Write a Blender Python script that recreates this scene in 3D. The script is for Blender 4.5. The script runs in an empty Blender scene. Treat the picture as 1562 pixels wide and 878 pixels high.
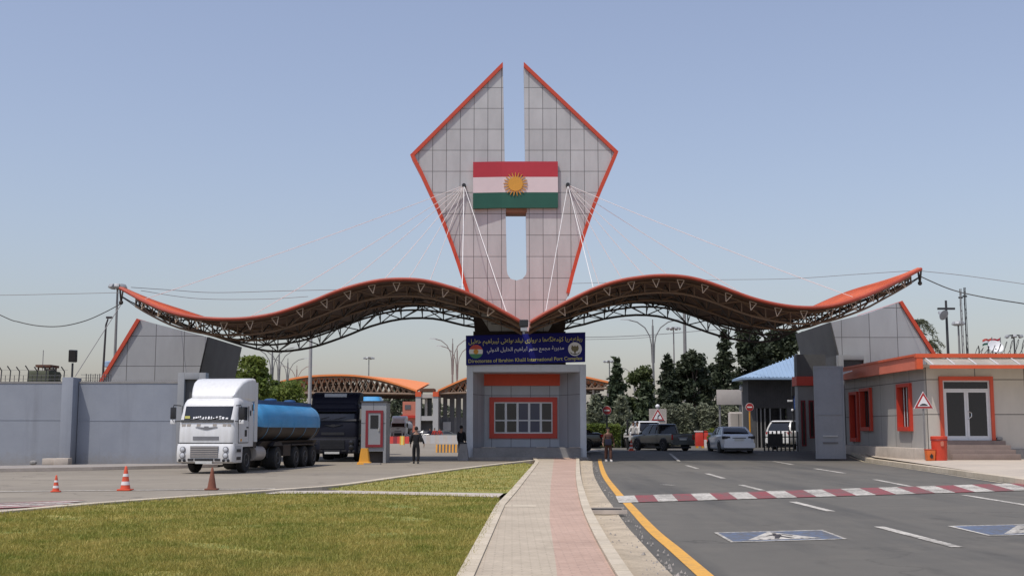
import bpy, bmesh, math, random
import numpy as np
from mathutils import Vector, Matrix, geometry
random.seed(7); rng = np.random.default_rng(7)
C = bpy.context.scene.collection
SC = bpy.context.scene
R = math.radians
PI = math.pi

# ------------------------------------------------------------------ camera model (photo pixels 1562 x 878)
FPX, H = 1800.0, 1.55
TH = math.atan(216/FPX)
def ray(px, py):
    dx = (px-781)/FPX; dz = (439-py)/FPX
    return Vector((dx, math.cos(TH)-math.sin(TH)*dz, math.sin(TH)+math.cos(TH)*dz))
def at(px, py, Y):
    d = ray(px, py); t = Y/d.y
    return Vector((d.x*t, Y, H+d.z*t))
def gp(px, py, z=0.0):
    d = ray(px, py); t = (z-H)/d.z
    return Vector((d.x*t, d.y*t, z))
def ss(v, a, b):
    t = min(1, max(0, (v-a)/(b-a))); return t*t*(3-2*t)
def gz(x, y):
    return 0.35*ss(y, 58, 66)*ss(x, 2.2, 5.0)

cam = bpy.data.cameras.new('camera'); co = bpy.data.objects.new('camera', cam); C.objects.link(co)
cam.sensor_width = 36; cam.lens = 36*FPX/1562; cam.clip_end = 9000; cam.clip_start = 0.1
co.location = (0, 0, H); co.rotation_euler = (PI/2+TH, 0, 0); SC.camera = co

# ------------------------------------------------------------------ materials
M = {}
def nt(name):
    m = bpy.data.materials.new(name); m.use_nodes = True
    t = m.node_tree; b = t.nodes['Principled BSDF']
    return m, t, b
def _math(t, op, a, b=None):
    n = t.nodes.new('ShaderNodeMath'); n.operation = op
    for i, v in enumerate((a, b)):
        if v is None: continue
        if isinstance(v, (int, float)): n.inputs[i].default_value = v
        else: t.links.new(v, n.inputs[i])
    return n.outputs[0]
def _mix(t, fac, a, b, mode='MIX'):
    n = t.nodes.new('ShaderNodeMix'); n.data_type = 'RGBA'; n.blend_type = mode; n.clamp_factor = True
    for i, v in ((0, fac), (6, a), (7, b)):
        if isinstance(v, (int, float)): n.inputs[i].default_value = v
        elif isinstance(v, tuple): n.inputs[i].default_value = (*v[:3], 1)
        else: t.links.new(v, n.inputs[i])
    return n.outputs[2]
def _noise(t, vec, scale, detail=4, rough=.55):
    n = t.nodes.new('ShaderNodeTexNoise'); n.inputs['Scale'].default_value = scale
    n.inputs['Detail'].default_value = detail; n.inputs['Roughness'].default_value = rough
    if vec is not None: t.links.new(vec, n.inputs['Vector'])
    return n.outputs['Fac']
def _ramp(t, fac, a, b, ca=(0,0,0), cb=(1,1,1)):
    n = t.nodes.new('ShaderNodeValToRGB'); n.color_ramp.elements[0].position = a; n.color_ramp.elements[1].position = b
    n.color_ramp.elements[0].color = (*ca, 1); n.color_ramp.elements[1].color = (*cb, 1)
    t.links.new(fac, n.inputs[0]); return n.outputs[0]
def _bump(t, b, h, strength, dist=.02):
    n = t.nodes.new('ShaderNodeBump'); n.inputs['Strength'].default_value = strength; n.inputs['Distance'].default_value = dist
    t.links.new(h, n.inputs['Height']); t.links.new(n.outputs[0], b.inputs['Normal'])
def _pos(t, obj=False):
    if obj: return t.nodes.new('ShaderNodeTexCoord').outputs['Object']
    return t.nodes.new('ShaderNodeNewGeometry').outputs['Position']
def _vscale(t, v, s):
    n = t.nodes.new('ShaderNodeVectorMath'); n.operation = 'MULTIPLY'; t.links.new(v, n.inputs[0]); n.inputs[1].default_value = s
    return n.outputs[0]
def mat(key, col, rough=.6, var=.18, scale=2.0, metal=0., bump=0., spec=.5, fine=0., coat=0.):
    """plain painted / bare surface with uneven tone from two sizes of noise"""
    m, t, b = nt(key); v = _pos(t, True)
    n1 = _noise(t, v, scale, 5, .6); n2 = _noise(t, v, scale*7.3, 3)
    f = _math(t, 'ADD', _math(t, 'MULTIPLY', n1, .7), _math(t, 'MULTIPLY', n2, .3))
    lo = tuple(c*(1-var) for c in col); hi = tuple(min(1, c*(1+var)) for c in col)
    t.links.new(_ramp(t, f, .3, .7, lo, hi), b.inputs['Base Color'])
    b.inputs['Roughness'].default_value = rough; b.inputs['Metallic'].default_value = metal
    b.inputs['Specular IOR Level'].default_value = spec; b.inputs['Coat Weight'].default_value = coat
    if bump: _bump(t, b, n2, bump)
    M[key] = m; return m
def panel_mat(key, col, joint, w, h, off=0., var=.08, mortar=.03, rough=.5, origin=(0, 0), dirt=.15):
    """cladding sheets with open joints, on vertical faces of any heading"""
    m, t, b = nt(key); v = _pos(t)
    s = t.nodes.new('ShaderNodeSeparateXYZ'); t.links.new(v, s.inputs[0])
    c = t.nodes.new('ShaderNodeCombineXYZ')
    t.links.new(_math(t, 'ADD', _math(t, 'ADD', s.outputs[0], s.outputs[1]), -origin[0]), c.inputs[0])
    t.links.new(_math(t, 'ADD', s.outputs[2], -origin[1]), c.inputs[1])
    k = t.nodes.new('ShaderNodeTexBrick'); t.links.new(c.outputs[0], k.inputs['Vector'])
    k.offset = off; k.inputs['Scale'].default_value = 1; k.inputs['Brick Width'].default_value = w; k.inputs['Row Height'].default_value = h
    k.inputs['Mortar Size'].default_value = mortar; k.inputs['Mortar Smooth'].default_value = 0.1; k.inputs['Bias'].default_value = 0
    k.inputs['Color1'].default_value = (*[x*(1-var) for x in col], 1); k.inputs['Color2'].default_value = (*[min(1, x*(1+var)) for x in col], 1)
    k.inputs['Mortar'].default_value = (*joint, 1)
    n = _noise(t, _vscale(t, v, (.7, .7, .25)), 1.6, 6, .65)
    t.links.new(_mix(t, 1.0, k.outputs['Color'], _ramp(t, n, .3, .75, (1-dirt,)*3, (1, 1, 1)), 'MULTIPLY'), b.inputs['Base Color'])
    b.inputs['Roughness'].default_value = rough
    _bump(t, b, _math(t, 'SUBTRACT', 1, k.outputs['Fac']), .25, .02)
    M[key] = m; return m
def ground_mat(key, col, var=.2, big=.15, grit=40, rough=.9, stain=None, stain_amt=.5, streak=None, bump=.15):
    m, t, b = nt(key); v = _pos(t)
    n1 = _noise(t, v, big, 6, .6); n2 = _noise(t, v, 1.7, 5, .65); n3 = _noise(t, v, grit, 2)
    f = _math(t, 'ADD', _math(t, 'MULTIPLY', n1, .4), _math(t, 'ADD', _math(t, 'MULTIPLY', n2, .32), _math(t, 'MULTIPLY', n3, .28)))
    col_o = _ramp(t, f, .33, .67, tuple(c*(1-var) for c in col), tuple(c*(1+var) for c in col))
    if stain:
        n4 = _noise(t, v, .45, 7, .7)
        col_o = _mix(t, _math(t, 'MULTIPLY', _ramp(t, n4, .5, .68), stain_amt), col_o, stain)
    if streak:                                   # worn tracks that run along the road
        sc, cc, amt = streak
        n5 = _noise(t, _vscale(t, v, sc), 1.0, 5, .6)
        col_o = _mix(t, _math(t, 'MULTIPLY', _ramp(t, n5, .48, .66), amt), col_o, cc)
    if key.startswith('asphalt') and streak:       # cracks, sealed seams, oil drips and odd patches
        wv = t.nodes.new('ShaderNodeVectorMath'); wv.operation = 'ADD'; t.links.new(v, wv.inputs[0])
        nn = t.nodes.new('ShaderNodeTexNoise'); nn.inputs['Scale'].default_value = 1.3; nn.inputs['Detail'].default_value = 5; t.links.new(v, nn.inputs['Vector'])
        sc_ = t.nodes.new('ShaderNodeVectorMath'); sc_.operation = 'SCALE'; sc_.inputs['Scale'].default_value = 1.6; t.links.new(nn.outputs['Color'], sc_.inputs[0]); t.links.new(sc_.outputs[0], wv.inputs[1])
        vo = t.nodes.new('ShaderNodeTexVoronoi'); vo.feature = 'DISTANCE_TO_EDGE'; vo.inputs['Scale'].default_value = .16; t.links.new(wv.outputs[0], vo.inputs['Vector'])
        cr = _ramp(t, vo.outputs['Distance'], .0, .010, (1, 1, 1), (0, 0, 0))
        mk = _ramp(t, _noise(t, v, .09, 3), .42, .60)
        col_o = _mix(t, _math(t, 'MULTIPLY', _math(t, 'MULTIPLY', cr, mk), .8), col_o, tuple(c*.42 for c in col))
        oil = _noise(t, _vscale(t, v, (1.1, .35, 1)), 1.4, 3, .5)
        col_o = _mix(t, _math(t, 'MULTIPLY', _ramp(t, oil, .64, .74), .45), col_o, tuple(c*.45 for c in col))
        pv = t.nodes.new('ShaderNodeTexVoronoi'); pv.inputs['Scale'].default_value = .11; pv.distance = 'CHEBYCHEV'; t.links.new(v, pv.inputs['Vector'])
        ps = t.nodes.new('ShaderNodeSeparateColor'); t.links.new(pv.outputs['Color'], ps.inputs[0])
        col_o = _mix(t, _math(t, 'MULTIPLY', _ramp(t, ps.outputs[0], .80, .81), .22), col_o, tuple(c*1.35 for c in col))
    t.links.new(col_o, b.inputs['Base Color']); b.inputs['Roughness'].default_value = rough
    _bump(t, b, n3, bump, .01)
    M[key] = m; return m
def paver_mat(key, c1, c2, joint, w, h, rotz=0.):
    m, t, b = nt(key); v = _pos(t)
    mp = t.nodes.new('ShaderNodeMapping'); mp.inputs['Rotation'].default_value[2] = rotz; t.links.new(v, mp.inputs[0])
    k = t.nodes.new('ShaderNodeTexBrick'); t.links.new(mp.outputs[0], k.inputs['Vector'])
    k.inputs['Scale'].default_value = 1; k.inputs['Brick Width'].default_value = w; k.inputs['Row Height'].default_value = h
    k.inputs['Mortar Size'].default_value = .008; k.inputs['Bias'].default_value = 0.
    k.inputs['Color1'].default_value = (*c1, 1); k.inputs['Color2'].default_value = (*c2, 1); k.inputs['Mortar'].default_value = (*joint, 1)
    n = _noise(t, v, .8, 7, .7)
    n2 = _noise(t, v, 14, 3, .7)
    o = _mix(t, 1., k.outputs['Color'], _ramp(t, n, .3, .7, (.8, .79, .78), (1.1, 1.1, 1.1)), 'MULTIPLY')
    o = _mix(t, 1., o, _ramp(t, n2, .3, .7, (.88, .88, .88), (1.06, 1.06, 1.06)), 'MULTIPLY')
    t.links.new(o, b.inputs['Base Color']); b.inputs['Roughness'].default_value = .85
    M[key] = m; return m
def paint_mat(key, col, under, wear=.5):
    """worn road paint: flakes of the road surface show through"""
    m, t, b = nt(key); v = _pos(t)
    n = _noise(t, v, 9, 8, .75); n2 = _noise(t, v, .9, 4)
    f = _math(t, 'ADD', _math(t, 'MULTIPLY', n, .7), _math(t, 'MULTIPLY', n2, .3))
    t.links.new(_mix(t, _math(t, 'MULTIPLY', _ramp(t, f, .56-.14*wear, .66-.10*wear), wear), col, under), b.inputs['Base Color'])
    b.inputs['Roughness'].default_value = .75
    M[key] = m; return m
def glass_mat(key, col, rough=.06):
    m, t, b = nt(key); b.inputs['Base Color'].default_value = (*col, 1); b.inputs['Roughness'].default_value = rough
    b.inputs['Specular IOR Level'].default_value = .6
    M[key] = m; return m
def leaf_mat(key, a, b_, scale=.6, trans=.25):
    m, t, b = nt(key); v = _pos(t)
    n1 = _noise(t, v, scale, 4); n2 = _noise(t, v, 6., 2)
    f = _math(t, 'ADD', _math(t, 'MULTIPLY', n1, .6), _math(t, 'MULTIPLY', n2, .4))
    c = _ramp(t, f, .35, .65, a, b_)
    t.links.new(c, b.inputs['Base Color']); b.inputs['Roughness'].default_value = .6; b.inputs['Specular IOR Level'].default_value = .3
    tr = t.nodes.new('ShaderNodeBsdfTranslucent'); t.links.new(c, tr.inputs[0])
    mx = t.nodes.new('ShaderNodeMixShader'); mx.inputs[0].default_value = trans
    t.links.new(b.outputs[0], mx.inputs[1]); t.links.new(tr.outputs[0], mx.inputs[2])
    t.links.new(mx.outputs[0], t.nodes['Material Output'].inputs[0])
    M[key] = m; return m

ORANGE = (.62, .095, .03)
mat('orange', ORANGE, .45, .12, .8); mat('rim_orange', (.50, .058, .022), .5, .12, 1.5); mat('rim_dark', (.36, .055, .026), .55, .2, 1.5)
mat('fascia', (.68, .175, .105), .55, .10, .5)
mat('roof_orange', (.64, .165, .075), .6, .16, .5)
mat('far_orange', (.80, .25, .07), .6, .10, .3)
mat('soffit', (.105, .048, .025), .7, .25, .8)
mat('core_brown', (.040, .026, .022), .8, .25, .8)
mat('steel_brown', (.165, .10, .06), .55, .25, 2.)
mat('steel_dark', (.045, .035, .030), .6, .25, 2.)
mat('bracket', (.46, .34, .24), .5, .15, 3.)
mat('cable', (.72, .70, .68), .5, .1, 3.); mat('cable_white', (.80, .80, .78), .5, .1, 3.)
mat('wire', (.05, .05, .05), .6, .1, 1.); mat('wire_grey', (.22, .21, .21), .6, .1, 1.)
panel_mat('tower_panel', (.50, .50, .495), (.14, .135, .13), .745, 1.16, 0., .05, .017, .4, (.1, .3), .22)
panel_mat('pylon_panel', (.37, .373, .38), (.10, .095, .095), 1.6, 1.7, .0, .05, .018, .5)
mat('pylon_dark', (.085, .085, .085), .7, .2, .8)
panel_mat('booth_grey', (.44, .46, .49), (.10, .10, .11), 1.05, 3.0, .0, .04, .015, .5, (.2, .4))
mat('booth_frame', (.56, .58, .60), .5, .10, 1.)
mat('booth_orange', (.60, .055, .012), .5, .12, 1.)
mat('window_red', (.52, .045, .022), .5, .12, 1.)
mat('white_frame', (.62, .62, .62), .4, .06, 2.)
glass_mat('glass_blue', (.035, .05, .10), .1); glass_mat('glass_dark', (.012, .012, .014), .25); glass_mat('glass_car', (.015, .017, .02), .05)
mat('concrete', (.30, .27, .24), .9, .22, 1.5, bump=.2); mat('concrete_light', (.46, .40, .34), .9, .18, 1.2, bump=.2)
mat('concrete_grey', (.24, .23, .22), .9, .22, 1.5, bump=.2)
mat('step_brown', (.22, .165, .14), .7, .15, 2.)
mat('sign_navy', (.012, .014, .150), .6, .15, .8, spec=.15)
mat('sign_yellow', (.62, .58, .16), .5, .05); mat('sign_white', (.72, .72, .72), .5, .05)
mat('flag_red', (.42, .026, .040), .55, .10, .6); mat('flag_white', (.66, .56, .56), .55, .06, .6)
mat('flag_green', (.010, .085, .055), .55, .12, .6); mat('flag_yellow', (.60, .29, .035), .55, .10, 1.)
mat('bronze', (.22, .105, .05), .6, .15, 1.)
mat('disc_red', (.55, .07, .05), .5); mat('disc_green', (.05, .22, .10), .5); mat('emblem_olive', (.16, .14, .07), .6, .3, 8.)
def truck_mat():
    m, t, b = nt('truck_white'); v = _pos(t, True); s_ = t.nodes.new('ShaderNodeSeparateXYZ'); t.links.new(v, s_.inputs[0])
    n1 = _noise(t, v, 2.2, 6, .65); n2 = _noise(t, _vscale(t, v, (5, 5, .6)), 1.5, 4)
    low = _math(t, 'ADD', _math(t, 'SUBTRACT', 1.05, s_.outputs[2]), _math(t, 'MULTIPLY', n1, .55))   # road film thickest near the sills
    c = _ramp(t, n2, .35, .75, (.70, .70, .695), (.62, .615, .60))
    c = _mix(t, _math(t, 'MULTIPLY', _ramp(t, low, .35, 1.25), .55), c, (.36, .32, .27))
    t.links.new(c, b.inputs['Base Color']); b.inputs['Roughness'].default_value = .35; b.inputs['Coat Weight'].default_value = .25; M['truck_white'] = m
truck_mat(); mat('truck_grey', (.18, .18, .19), .45, .15, 3.)
mat('black_plastic', (.018, .018, .02), .5, .2, 3.); mat('black_metal', (.02, .02, .022), .45, .2, 2.)
mat('tyre', (.018, .017, .017), .85, .25, 6.); mat('rim_steel', (.10, .095, .09), .6, .3, 4., metal=.2)
mat('chassis', (.05, .042, .038), .75, .35, 3.)
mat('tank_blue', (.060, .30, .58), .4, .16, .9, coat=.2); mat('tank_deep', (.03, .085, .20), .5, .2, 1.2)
mat('tank_under', (.035, .026, .022), .6, .3, 1.5)  # tank underside shade put into the colour; cradle and tool boxes share it
mat('truck_navy', (.005, .006, .014), .6, .2, 1.5, spec=.25); mat('tank_silver', (.40, .36, .32), .45, .15, 1.)
mat('chrome', (.62, .62, .62), .2, .05, 3., metal=.9)
mat('lamp_glass', (.55, .56, .58), .12, .1, 8.)
mat('plate', (.55, .55, .52), .5, .15, 12.)
mat('amber', (.65, .30, .03), .5, .12, 2.)
mat('kiosk_grey', (.27, .275, .28), .5, .08, 1.); mat('kiosk_red', (.20, .016, .022), .5, .1, 1.)
mat('cone_orange', (.62, .085, .035), .6, .15, 4.); mat('cone_rust', (.20, .07, .04), .8, .25, 5.); mat('cone_white', (.72, .68, .66), .5, .1, 4.)
ground_mat('earth', (.25, .22, .18), .2, .05, 8)
ground_mat('asphalt', (.122, .112, .093), .17, .12, 60, .88, (.165, .148, .120), .6, ((.55, .05, 1), (.072, .068, .060), .85))
ground_mat('asphalt_left', (.255, .220, .170), .14, .10, 40, .9, (.32, .275, .215), .6, ((.05, .5, 1), (.185, .160, .128), .6))
ground_mat('asphalt_edge', (.085, .075, .066), .4, .5, 25, .95, (.22, .18, .13), .7, None, .5)
ground_mat('sand', (.45, .37, .265), .38, 1.1, 26, .95, (.30, .245, .18), .7, None, .4)
ground_mat('sidewalk', (.49, .42, .335), .12, .3, 20, .9, (.36, .31, .27), .5)
def lawn_mat():
    m, t, b = nt('lawn'); v = _pos(t)
    n1 = _noise(t, _vscale(t, v, (.30, .95, 1)), .9, 6, .65); n2 = _noise(t, v, 3.5, 5, .7); n3 = _noise(t, v, 45, 2); n4 = _noise(t, v, .55, 6, .72)
    c = _ramp(t, n1, .34, .68, (.185, .215, .036), (.47, .355, .105))
    c = _mix(t, _ramp(t, n2, .45, .72), c, (.130, .175, .030))
    c = _mix(t, _math(t, 'MULTIPLY', _ramp(t, n4, .60, .70), .45), c, (.34, .25, .13))          # thin, dry patches
    c = _mix(t, 1., c, _ramp(t, n3, .25, .75, (.6, .6, .6), (1.25, 1.25, 1.2)), 'MULTIPLY')
    t.links.new(c, b.inputs['Base Color']); b.inputs['Roughness'].default_value = .9; _bump(t, b, n3, .6, .03)
    M['lawn'] = m
lawn_mat()
leaf_mat('grass', (.195, .225, .038), (.49, .39, .115), .8, .3)
paver_mat('paver_grey', (.47, .395, .295), (.51, .43, .325), (.40, .335, .25), .20, .10)
paver_mat('paver_red', (.48, .325, .245), (.52, .36, .275), (.42, .29, .225), .20, .10)
paver_mat('kerb_stone', (.54, .46, .34), (.60, .52, .40), (.34, .29, .2), 40, .55)
def wall_mat():
    m, t, b = nt('wall_blue'); v = _pos(t)
    n1 = _noise(t, v, .55, 6, .65); n2 = _noise(t, _vscale(t, v, (2.2, 2.2, .18)), 1.0, 5, .6); n3 = _noise(t, v, 9, 4, .6)
    c = _ramp(t, n1, .3, .72, (.235, .254, .292), (.285, .305, .342))
    c = _mix(t, _math(t, 'MULTIPLY', _ramp(t, n2, .52, .72), .45), c, (.180, .188, .208))     # rain streaks
    s_ = t.nodes.new('ShaderNodeSeparateXYZ'); t.links.new(v, s_.inputs[0])
    low = _math(t, 'SUBTRACT', 1.1, _math(t, 'ADD', s_.outputs[2], _math(t, 'MULTIPLY', n3, .9)))  # splashed dirt along the foot
    c = _mix(t, _math(t, 'MULTIPLY', _ramp(t, low, .0, .6), .45), c, (.22, .19, .155))
    t.links.new(c, b.inputs['Base Color']); b.inputs['Roughness'].default_value = .9; _bump(t, b, n3, .15, .02); M['wall_blue'] = m
wall_mat()
paint_mat('paint_white', (.60, .56, .49), (.16, .145, .12), .85); paint_mat('paint_red', (.30, .055, .062), (.13, .11, .095), .9)
paint_mat('paint_yellow', (.70, .36, .06), (.26, .19, .11), .5); paint_mat('paint_blue', (.11, .15, .235), (.11, .10, .085), .95)
paint_mat('paint_old', (.50, .42, .28), (.20, .18, .16), .8)
mat('pole', (.20, .195, .19), .6, .15, 2.); mat('pole_dark', (.035, .035, .037), .6, .2, 2.); mat('pole_light', (.36, .35, .34), .6, .1, 2.)
mat('lamp_head', (.33, .34, .35), .5, .15, 3.)
mat('olive', (.075, .08, .05), .85, .3, 3.); mat('rust', (.13, .055, .03), .8, .25, 3.)
mat('beige_wall', (.52, .48, .42), .8, .08, .7)
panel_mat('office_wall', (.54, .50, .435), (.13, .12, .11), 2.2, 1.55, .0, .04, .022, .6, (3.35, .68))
panel_mat('office_wall_shaded', (.41, .39, .365), (.13, .12, .11), 2.2, 1.55, .0, .04, .022, .6, (3.35, .68))  # office wall in a greyer tone, the shade of the side painted in
mat('door_frame_orange', (.55, .072, .028), .5, .1, 1.)
def poly_mat():                                     # milky polycarbonate: lets daylight through
    m, t, b = nt('poly_sheet'); n = _noise(t, _pos(t), 1.2, 4); c = _ramp(t, n, .3, .7, (.62, .60, .54), (.78, .76, .70))
    t.links.new(c, b.inputs['Base Color']); b.inputs['Roughness'].default_value = .35
    tr = t.nodes.new('ShaderNodeBsdfTranslucent'); t.links.new(c, tr.inputs[0]); mx = t.nodes.new('ShaderNodeMixShader'); mx.inputs[0].default_value = .6
    t.links.new(b.outputs[0], mx.inputs[1]); t.links.new(tr.outputs[0], mx.inputs[2]); t.links.new(mx.outputs[0], t.nodes['Material Output'].inputs[0]); M['poly_sheet'] = m
poly_mat()
mat('bin_red', (.55, .05, .02), .45, .15, 2.); mat('bin_orange', (.62, .13, .02), .5, .15, 3.)
mat('steel_sheet', (.20, .215, .24), .5, .12, .9)
mat('blue_roof', (.27, .38, .52), .45, .12, .6); mat('shed_wall', (.065, .062, .06), .8, .3, 1.)
mat('sign_red', (.36, .022, .022), .45, .1); mat('sign_blue', (.05, .10, .28), .45, .1)
mat('car_grey', (.095, .098, .088), .25, .12, 1., coat=.4); mat('car_silver', (.60, .63, .68), .25, .06, 1., coat=.4); mat('car_white', (.72, .72, .71), .3, .05, 1., coat=.4)
mat('car_black', (.008, .008, .009), .15, .1, 1., coat=.6); mat('tail_red', (.40, .012, .014), .2, .2, 6.)
mat('barrier_red', (.50, .035, .02), .5, .15, 2.); mat('far_grey', (.40, .39, .38), .7, .06, .3); mat('far_dark', (.10, .10, .105), .7, .15, .3)
mat('far_salmon', (.50, .17, .11), .7, .1, .3); mat('far_concrete', (.42, .38, .34), .8, .15, .6)
mat('skin', (.30, .17, .11), .6, .1, 4.); mat('hair', (.012, .010, .009), .8, .2, 8.)
mat('cloth_black', (.008, .008, .009), .9, .2, 4.); mat('cloth_brown', (.085, .038, .026), .9, .35, 6.); mat('cloth_navy', (.012, .013, .03), .9, .2, 4.)
mat('cloth_white', (.6, .58, .55), .9, .1, 4.); mat('cloth_red', (.4, .04, .03), .9, .1, 4.)
mat('bark', (.09, .065, .05), .95, .3, 4., bump=.4)
leaf_mat('leaf_conifer', (.026, .038, .020), (.065, .078, .040), .5, .1)
leaf_mat('leaf_spruce', (.032, .050, .026), (.080, .102, .050), .5, .1)
leaf_mat('leaf_mid', (.045, .070, .022), (.115, .135, .048), .5)
leaf_mat('leaf_bright', (.085, .135, .022), (.22, .26, .06), .6, .35)
leaf_mat('leaf_pale', (.12, .14, .085), (.30, .315, .22), .8)
leaf_mat('leaf_palm', (.07, .08, .045), (.13, .14, .08), .8, .15)
leaf_mat('leaf_far', (.075, .090, .055), (.13, .15, .09), .3)

# ------------------------------------------------------------------ mesh collector
class MB:
    def __init__(s): s.v = []; s.f = []
    def add(s, vs, fs):
        o = len(s.v); s.v.extend(tuple(v) for v in vs); s.f.extend([tuple(i+o for i in f) for f in fs]); return s
    def box(s, c, size, rz=0., mtx=None):
        x, y, z = (a/2 for a in size)
        vs = [Vector((i*x, j*y, k*z)) for i in (-1, 1) for j in (-1, 1) for k in (-1, 1)]
        m = mtx or (Matrix.Translation(c) @ Matrix.Rotation(rz, 4, 'Z'))
        vs = [m @ v for v in vs]
        return s.add(vs, [(0,1,3,2), (4,6,7,5), (0,4,5,1), (2,3,7,6), (0,2,6,4), (1,5,7,3)])
    def bx(s, x0, x1, y0, y1, z0, z1): return s.box(((x0+x1)/2, (y0+y1)/2, (z0+z1)/2), (abs(x1-x0), abs(y1-y0), abs(z1-z0)))
    def hexa(s, a, b):                              # two quads a (4), b (4) joined
        return s.add(list(a)+list(b), [(3,2,1,0), (4,5,6,7)]+[(i, (i+1)%4, 4+(i+1)%4, 4+i) for i in range(4)])
    def tube(s, p0, p1, r, n=6, r1=None, cap=True):
        p0 = Vector(p0); p1 = Vector(p1); d = (p1-p0)
        if d.length < 1e-6: return s
        d.normalize(); u = d.orthogonal().normalized(); w = d.cross(u); r1 = r if r1 is None else r1
        vs = []
        for p, q in ((p0, r), (p1, r1)):
            vs += [p+(u*math.cos(2*PI*i/n)+w*math.sin(2*PI*i/n))*q for i in range(n)]
        fs = [(i, (i+1)%n, n+(i+1)%n, n+i) for i in range(n)]
        if cap: fs += [tuple(range(n-1, -1, -1)), tuple(range(n, 2*n))]
        return s.add(vs, fs)
    def path(s, pts, r, n=6, taper=None):
        pts = [Vector(p) for p in pts]; vs = []; u = None
        for i, p in enumerate(pts):
            d = (pts[min(i+1, len(pts)-1)]-pts[max(i-1, 0)]).normalized()
            if u is None: u = d.orthogonal().normalized()
            u = (u-d*u.dot(d)).normalized(); w = d.cross(u)
            q = r if taper is None else r+(taper-r)*i/(len(pts)-1)
            vs += [p+(u*math.cos(2*PI*k/n)+w*math.sin(2*PI*k/n))*q for k in range(n)]
        fs = [(i*n+k, i*n+(k+1)%n, (i+1)*n+(k+1)%n, (i+1)*n+k) for i in range(len(pts)-1) for k in range(n)]
        fs += [tuple(range(n-1, -1, -1)), tuple(range(len(vs)-n, len(vs)))]
        return s.add(vs, fs)
    def loft(s, rings, cap=True):
        n = len(rings[0]); vs = [v for r in rings for v in r]
        fs = [(i*n+k, i*n+(k+1)%n, (i+1)*n+(k+1)%n, (i+1)*n+k) for i in range(len(rings)-1) for k in range(n)]
        if cap: fs += [tuple(range(n-1, -1, -1)), tuple(range(len(vs)-n, len(vs)))]
        return s.add(vs, fs)
    def lathe(s, prof, mtx, n=20, cap=True):        # prof (r, h) about local Z
        return s.loft([[mtx @ Vector((r*math.cos(2*PI*i/n), r*math.sin(2*PI*i/n), h)) for i in range(n)] for r, h in prof], cap)
    def prism(s, poly, f0, f1):                     # poly of 2-D points; f0/f1 map (a,b) to 3-D on both faces
        n = len(poly); tr = geometry.tessellate_polygon([[Vector((a, b, 0)) for a, b in poly]])
        vs = [f0(a, b) for a, b in poly]+[f1(a, b) for a, b in poly]
        fs = [tuple(t) for t in tr]+[tuple(n+i for i in reversed(t)) for t in tr]+[(i, n+i, n+(i+1)%n, (i+1)%n) for i in range(n)]
        return s.add(vs, fs)
    def prism_y(s, poly, y0, y1): return s.prism(poly, lambda a, b: (a, y0, b), lambda a, b: (a, y1, b))
    def prism_x(s, poly, x0, x1): return s.prism(poly, lambda a, b: (x0, a, b), lambda a, b: (x1, a, b))
    def prism_z(s, poly, z0, z1): return s.prism(poly, lambda a, b: (a, b, z0), lambda a, b: (a, b, z1))
    def ball(s, c, r, n=10, sc=(1, 1, 1)):
        c = Vector(c); k = n//2+1
        return s.loft([[c+Vector((sc[0]*r*math.sin(max(.02, PI*j/k if j < k else PI-.02))*math.cos(2*PI*i/n), sc[1]*r*math.sin(max(.02, PI*j/k if j < k else PI-.02))*math.sin(2*PI*i/n), -sc[2]*r*math.cos(PI*j/k))) for i in range(n)] for j in range(k+1)])
    def build(s, name, m, parent=None, world=False, smooth=None, weld=False, bevel=0.):
        me = bpy.data.meshes.new(name)
        vs = s.v
        if world and parent is not None:
            L = parent.location; vs = [(a-L[0], b-L[1], c-L[2]) for a, b, c in vs]
        me.from_pydata([tuple(v) for v in vs], [], s.f)
        bm = bmesh.new(); bm.from_mesh(me)
        if weld: bmesh.ops.remove_doubles(bm, verts=bm.verts, dist=1e-4)
        bmesh.ops.recalc_face_normals(bm, faces=bm.faces)
        if bevel:
            ed = [e for e in bm.edges if len(e.link_faces) == 2 and e.calc_face_angle(0) > .6]
            if ed: bmesh.ops.bevel(bm, geom=ed, offset=bevel, segments=2, affect='EDGES', profile=.6, clamp_overlap=True)
        bm.to_mesh(me); bm.free()
        if smooth is not None or bevel:
            me.polygons.foreach_set('use_smooth', [True]*len(me.polygons)); me.set_sharp_from_angle(angle=R(smooth or 40))
        me.materials.append(M[m] if isinstance(m, str) else m)
        o = bpy.data.objects.new(name, me); C.objects.link(o)
        if parent is not None: o.parent = parent
        return o
def tag(o, label=None, cat=None, group=None, kind=None):
    if label: o['label'] = label
    if cat: o['category'] = cat
    if group: o['group'] = group
    if kind: o['kind'] = kind
    return o
def thing(name, label, cat, loc=(0, 0, 0), rz=0., group=None):
    o = bpy.data.objects.new(name, None); C.objects.link(o); o.location = loc; o.rotation_euler = (0, 0, rz)
    o.empty_display_size = .2
    return tag(o, label, cat, group)
def struct(o): o['kind'] = 'structure'; return o
def kids(o): return [c for c in bpy.data.objects if c.parent == o]
def copy_tree(o, parent=None):
    c = o.copy(); C.objects.link(c)
    if parent is not None: c.parent = parent
    for ch in kids(o): copy_tree(ch, c)
    return c
def dup(o, loc, rz=0., label=None, scale=None, name=None):
    c = copy_tree(o); c.location = loc; c.rotation_euler = (0, 0, rz)
    if label: c['label'] = label
    if scale: c.scale = (scale,)*3 if isinstance(scale, (int, float)) else scale
    return c
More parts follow.
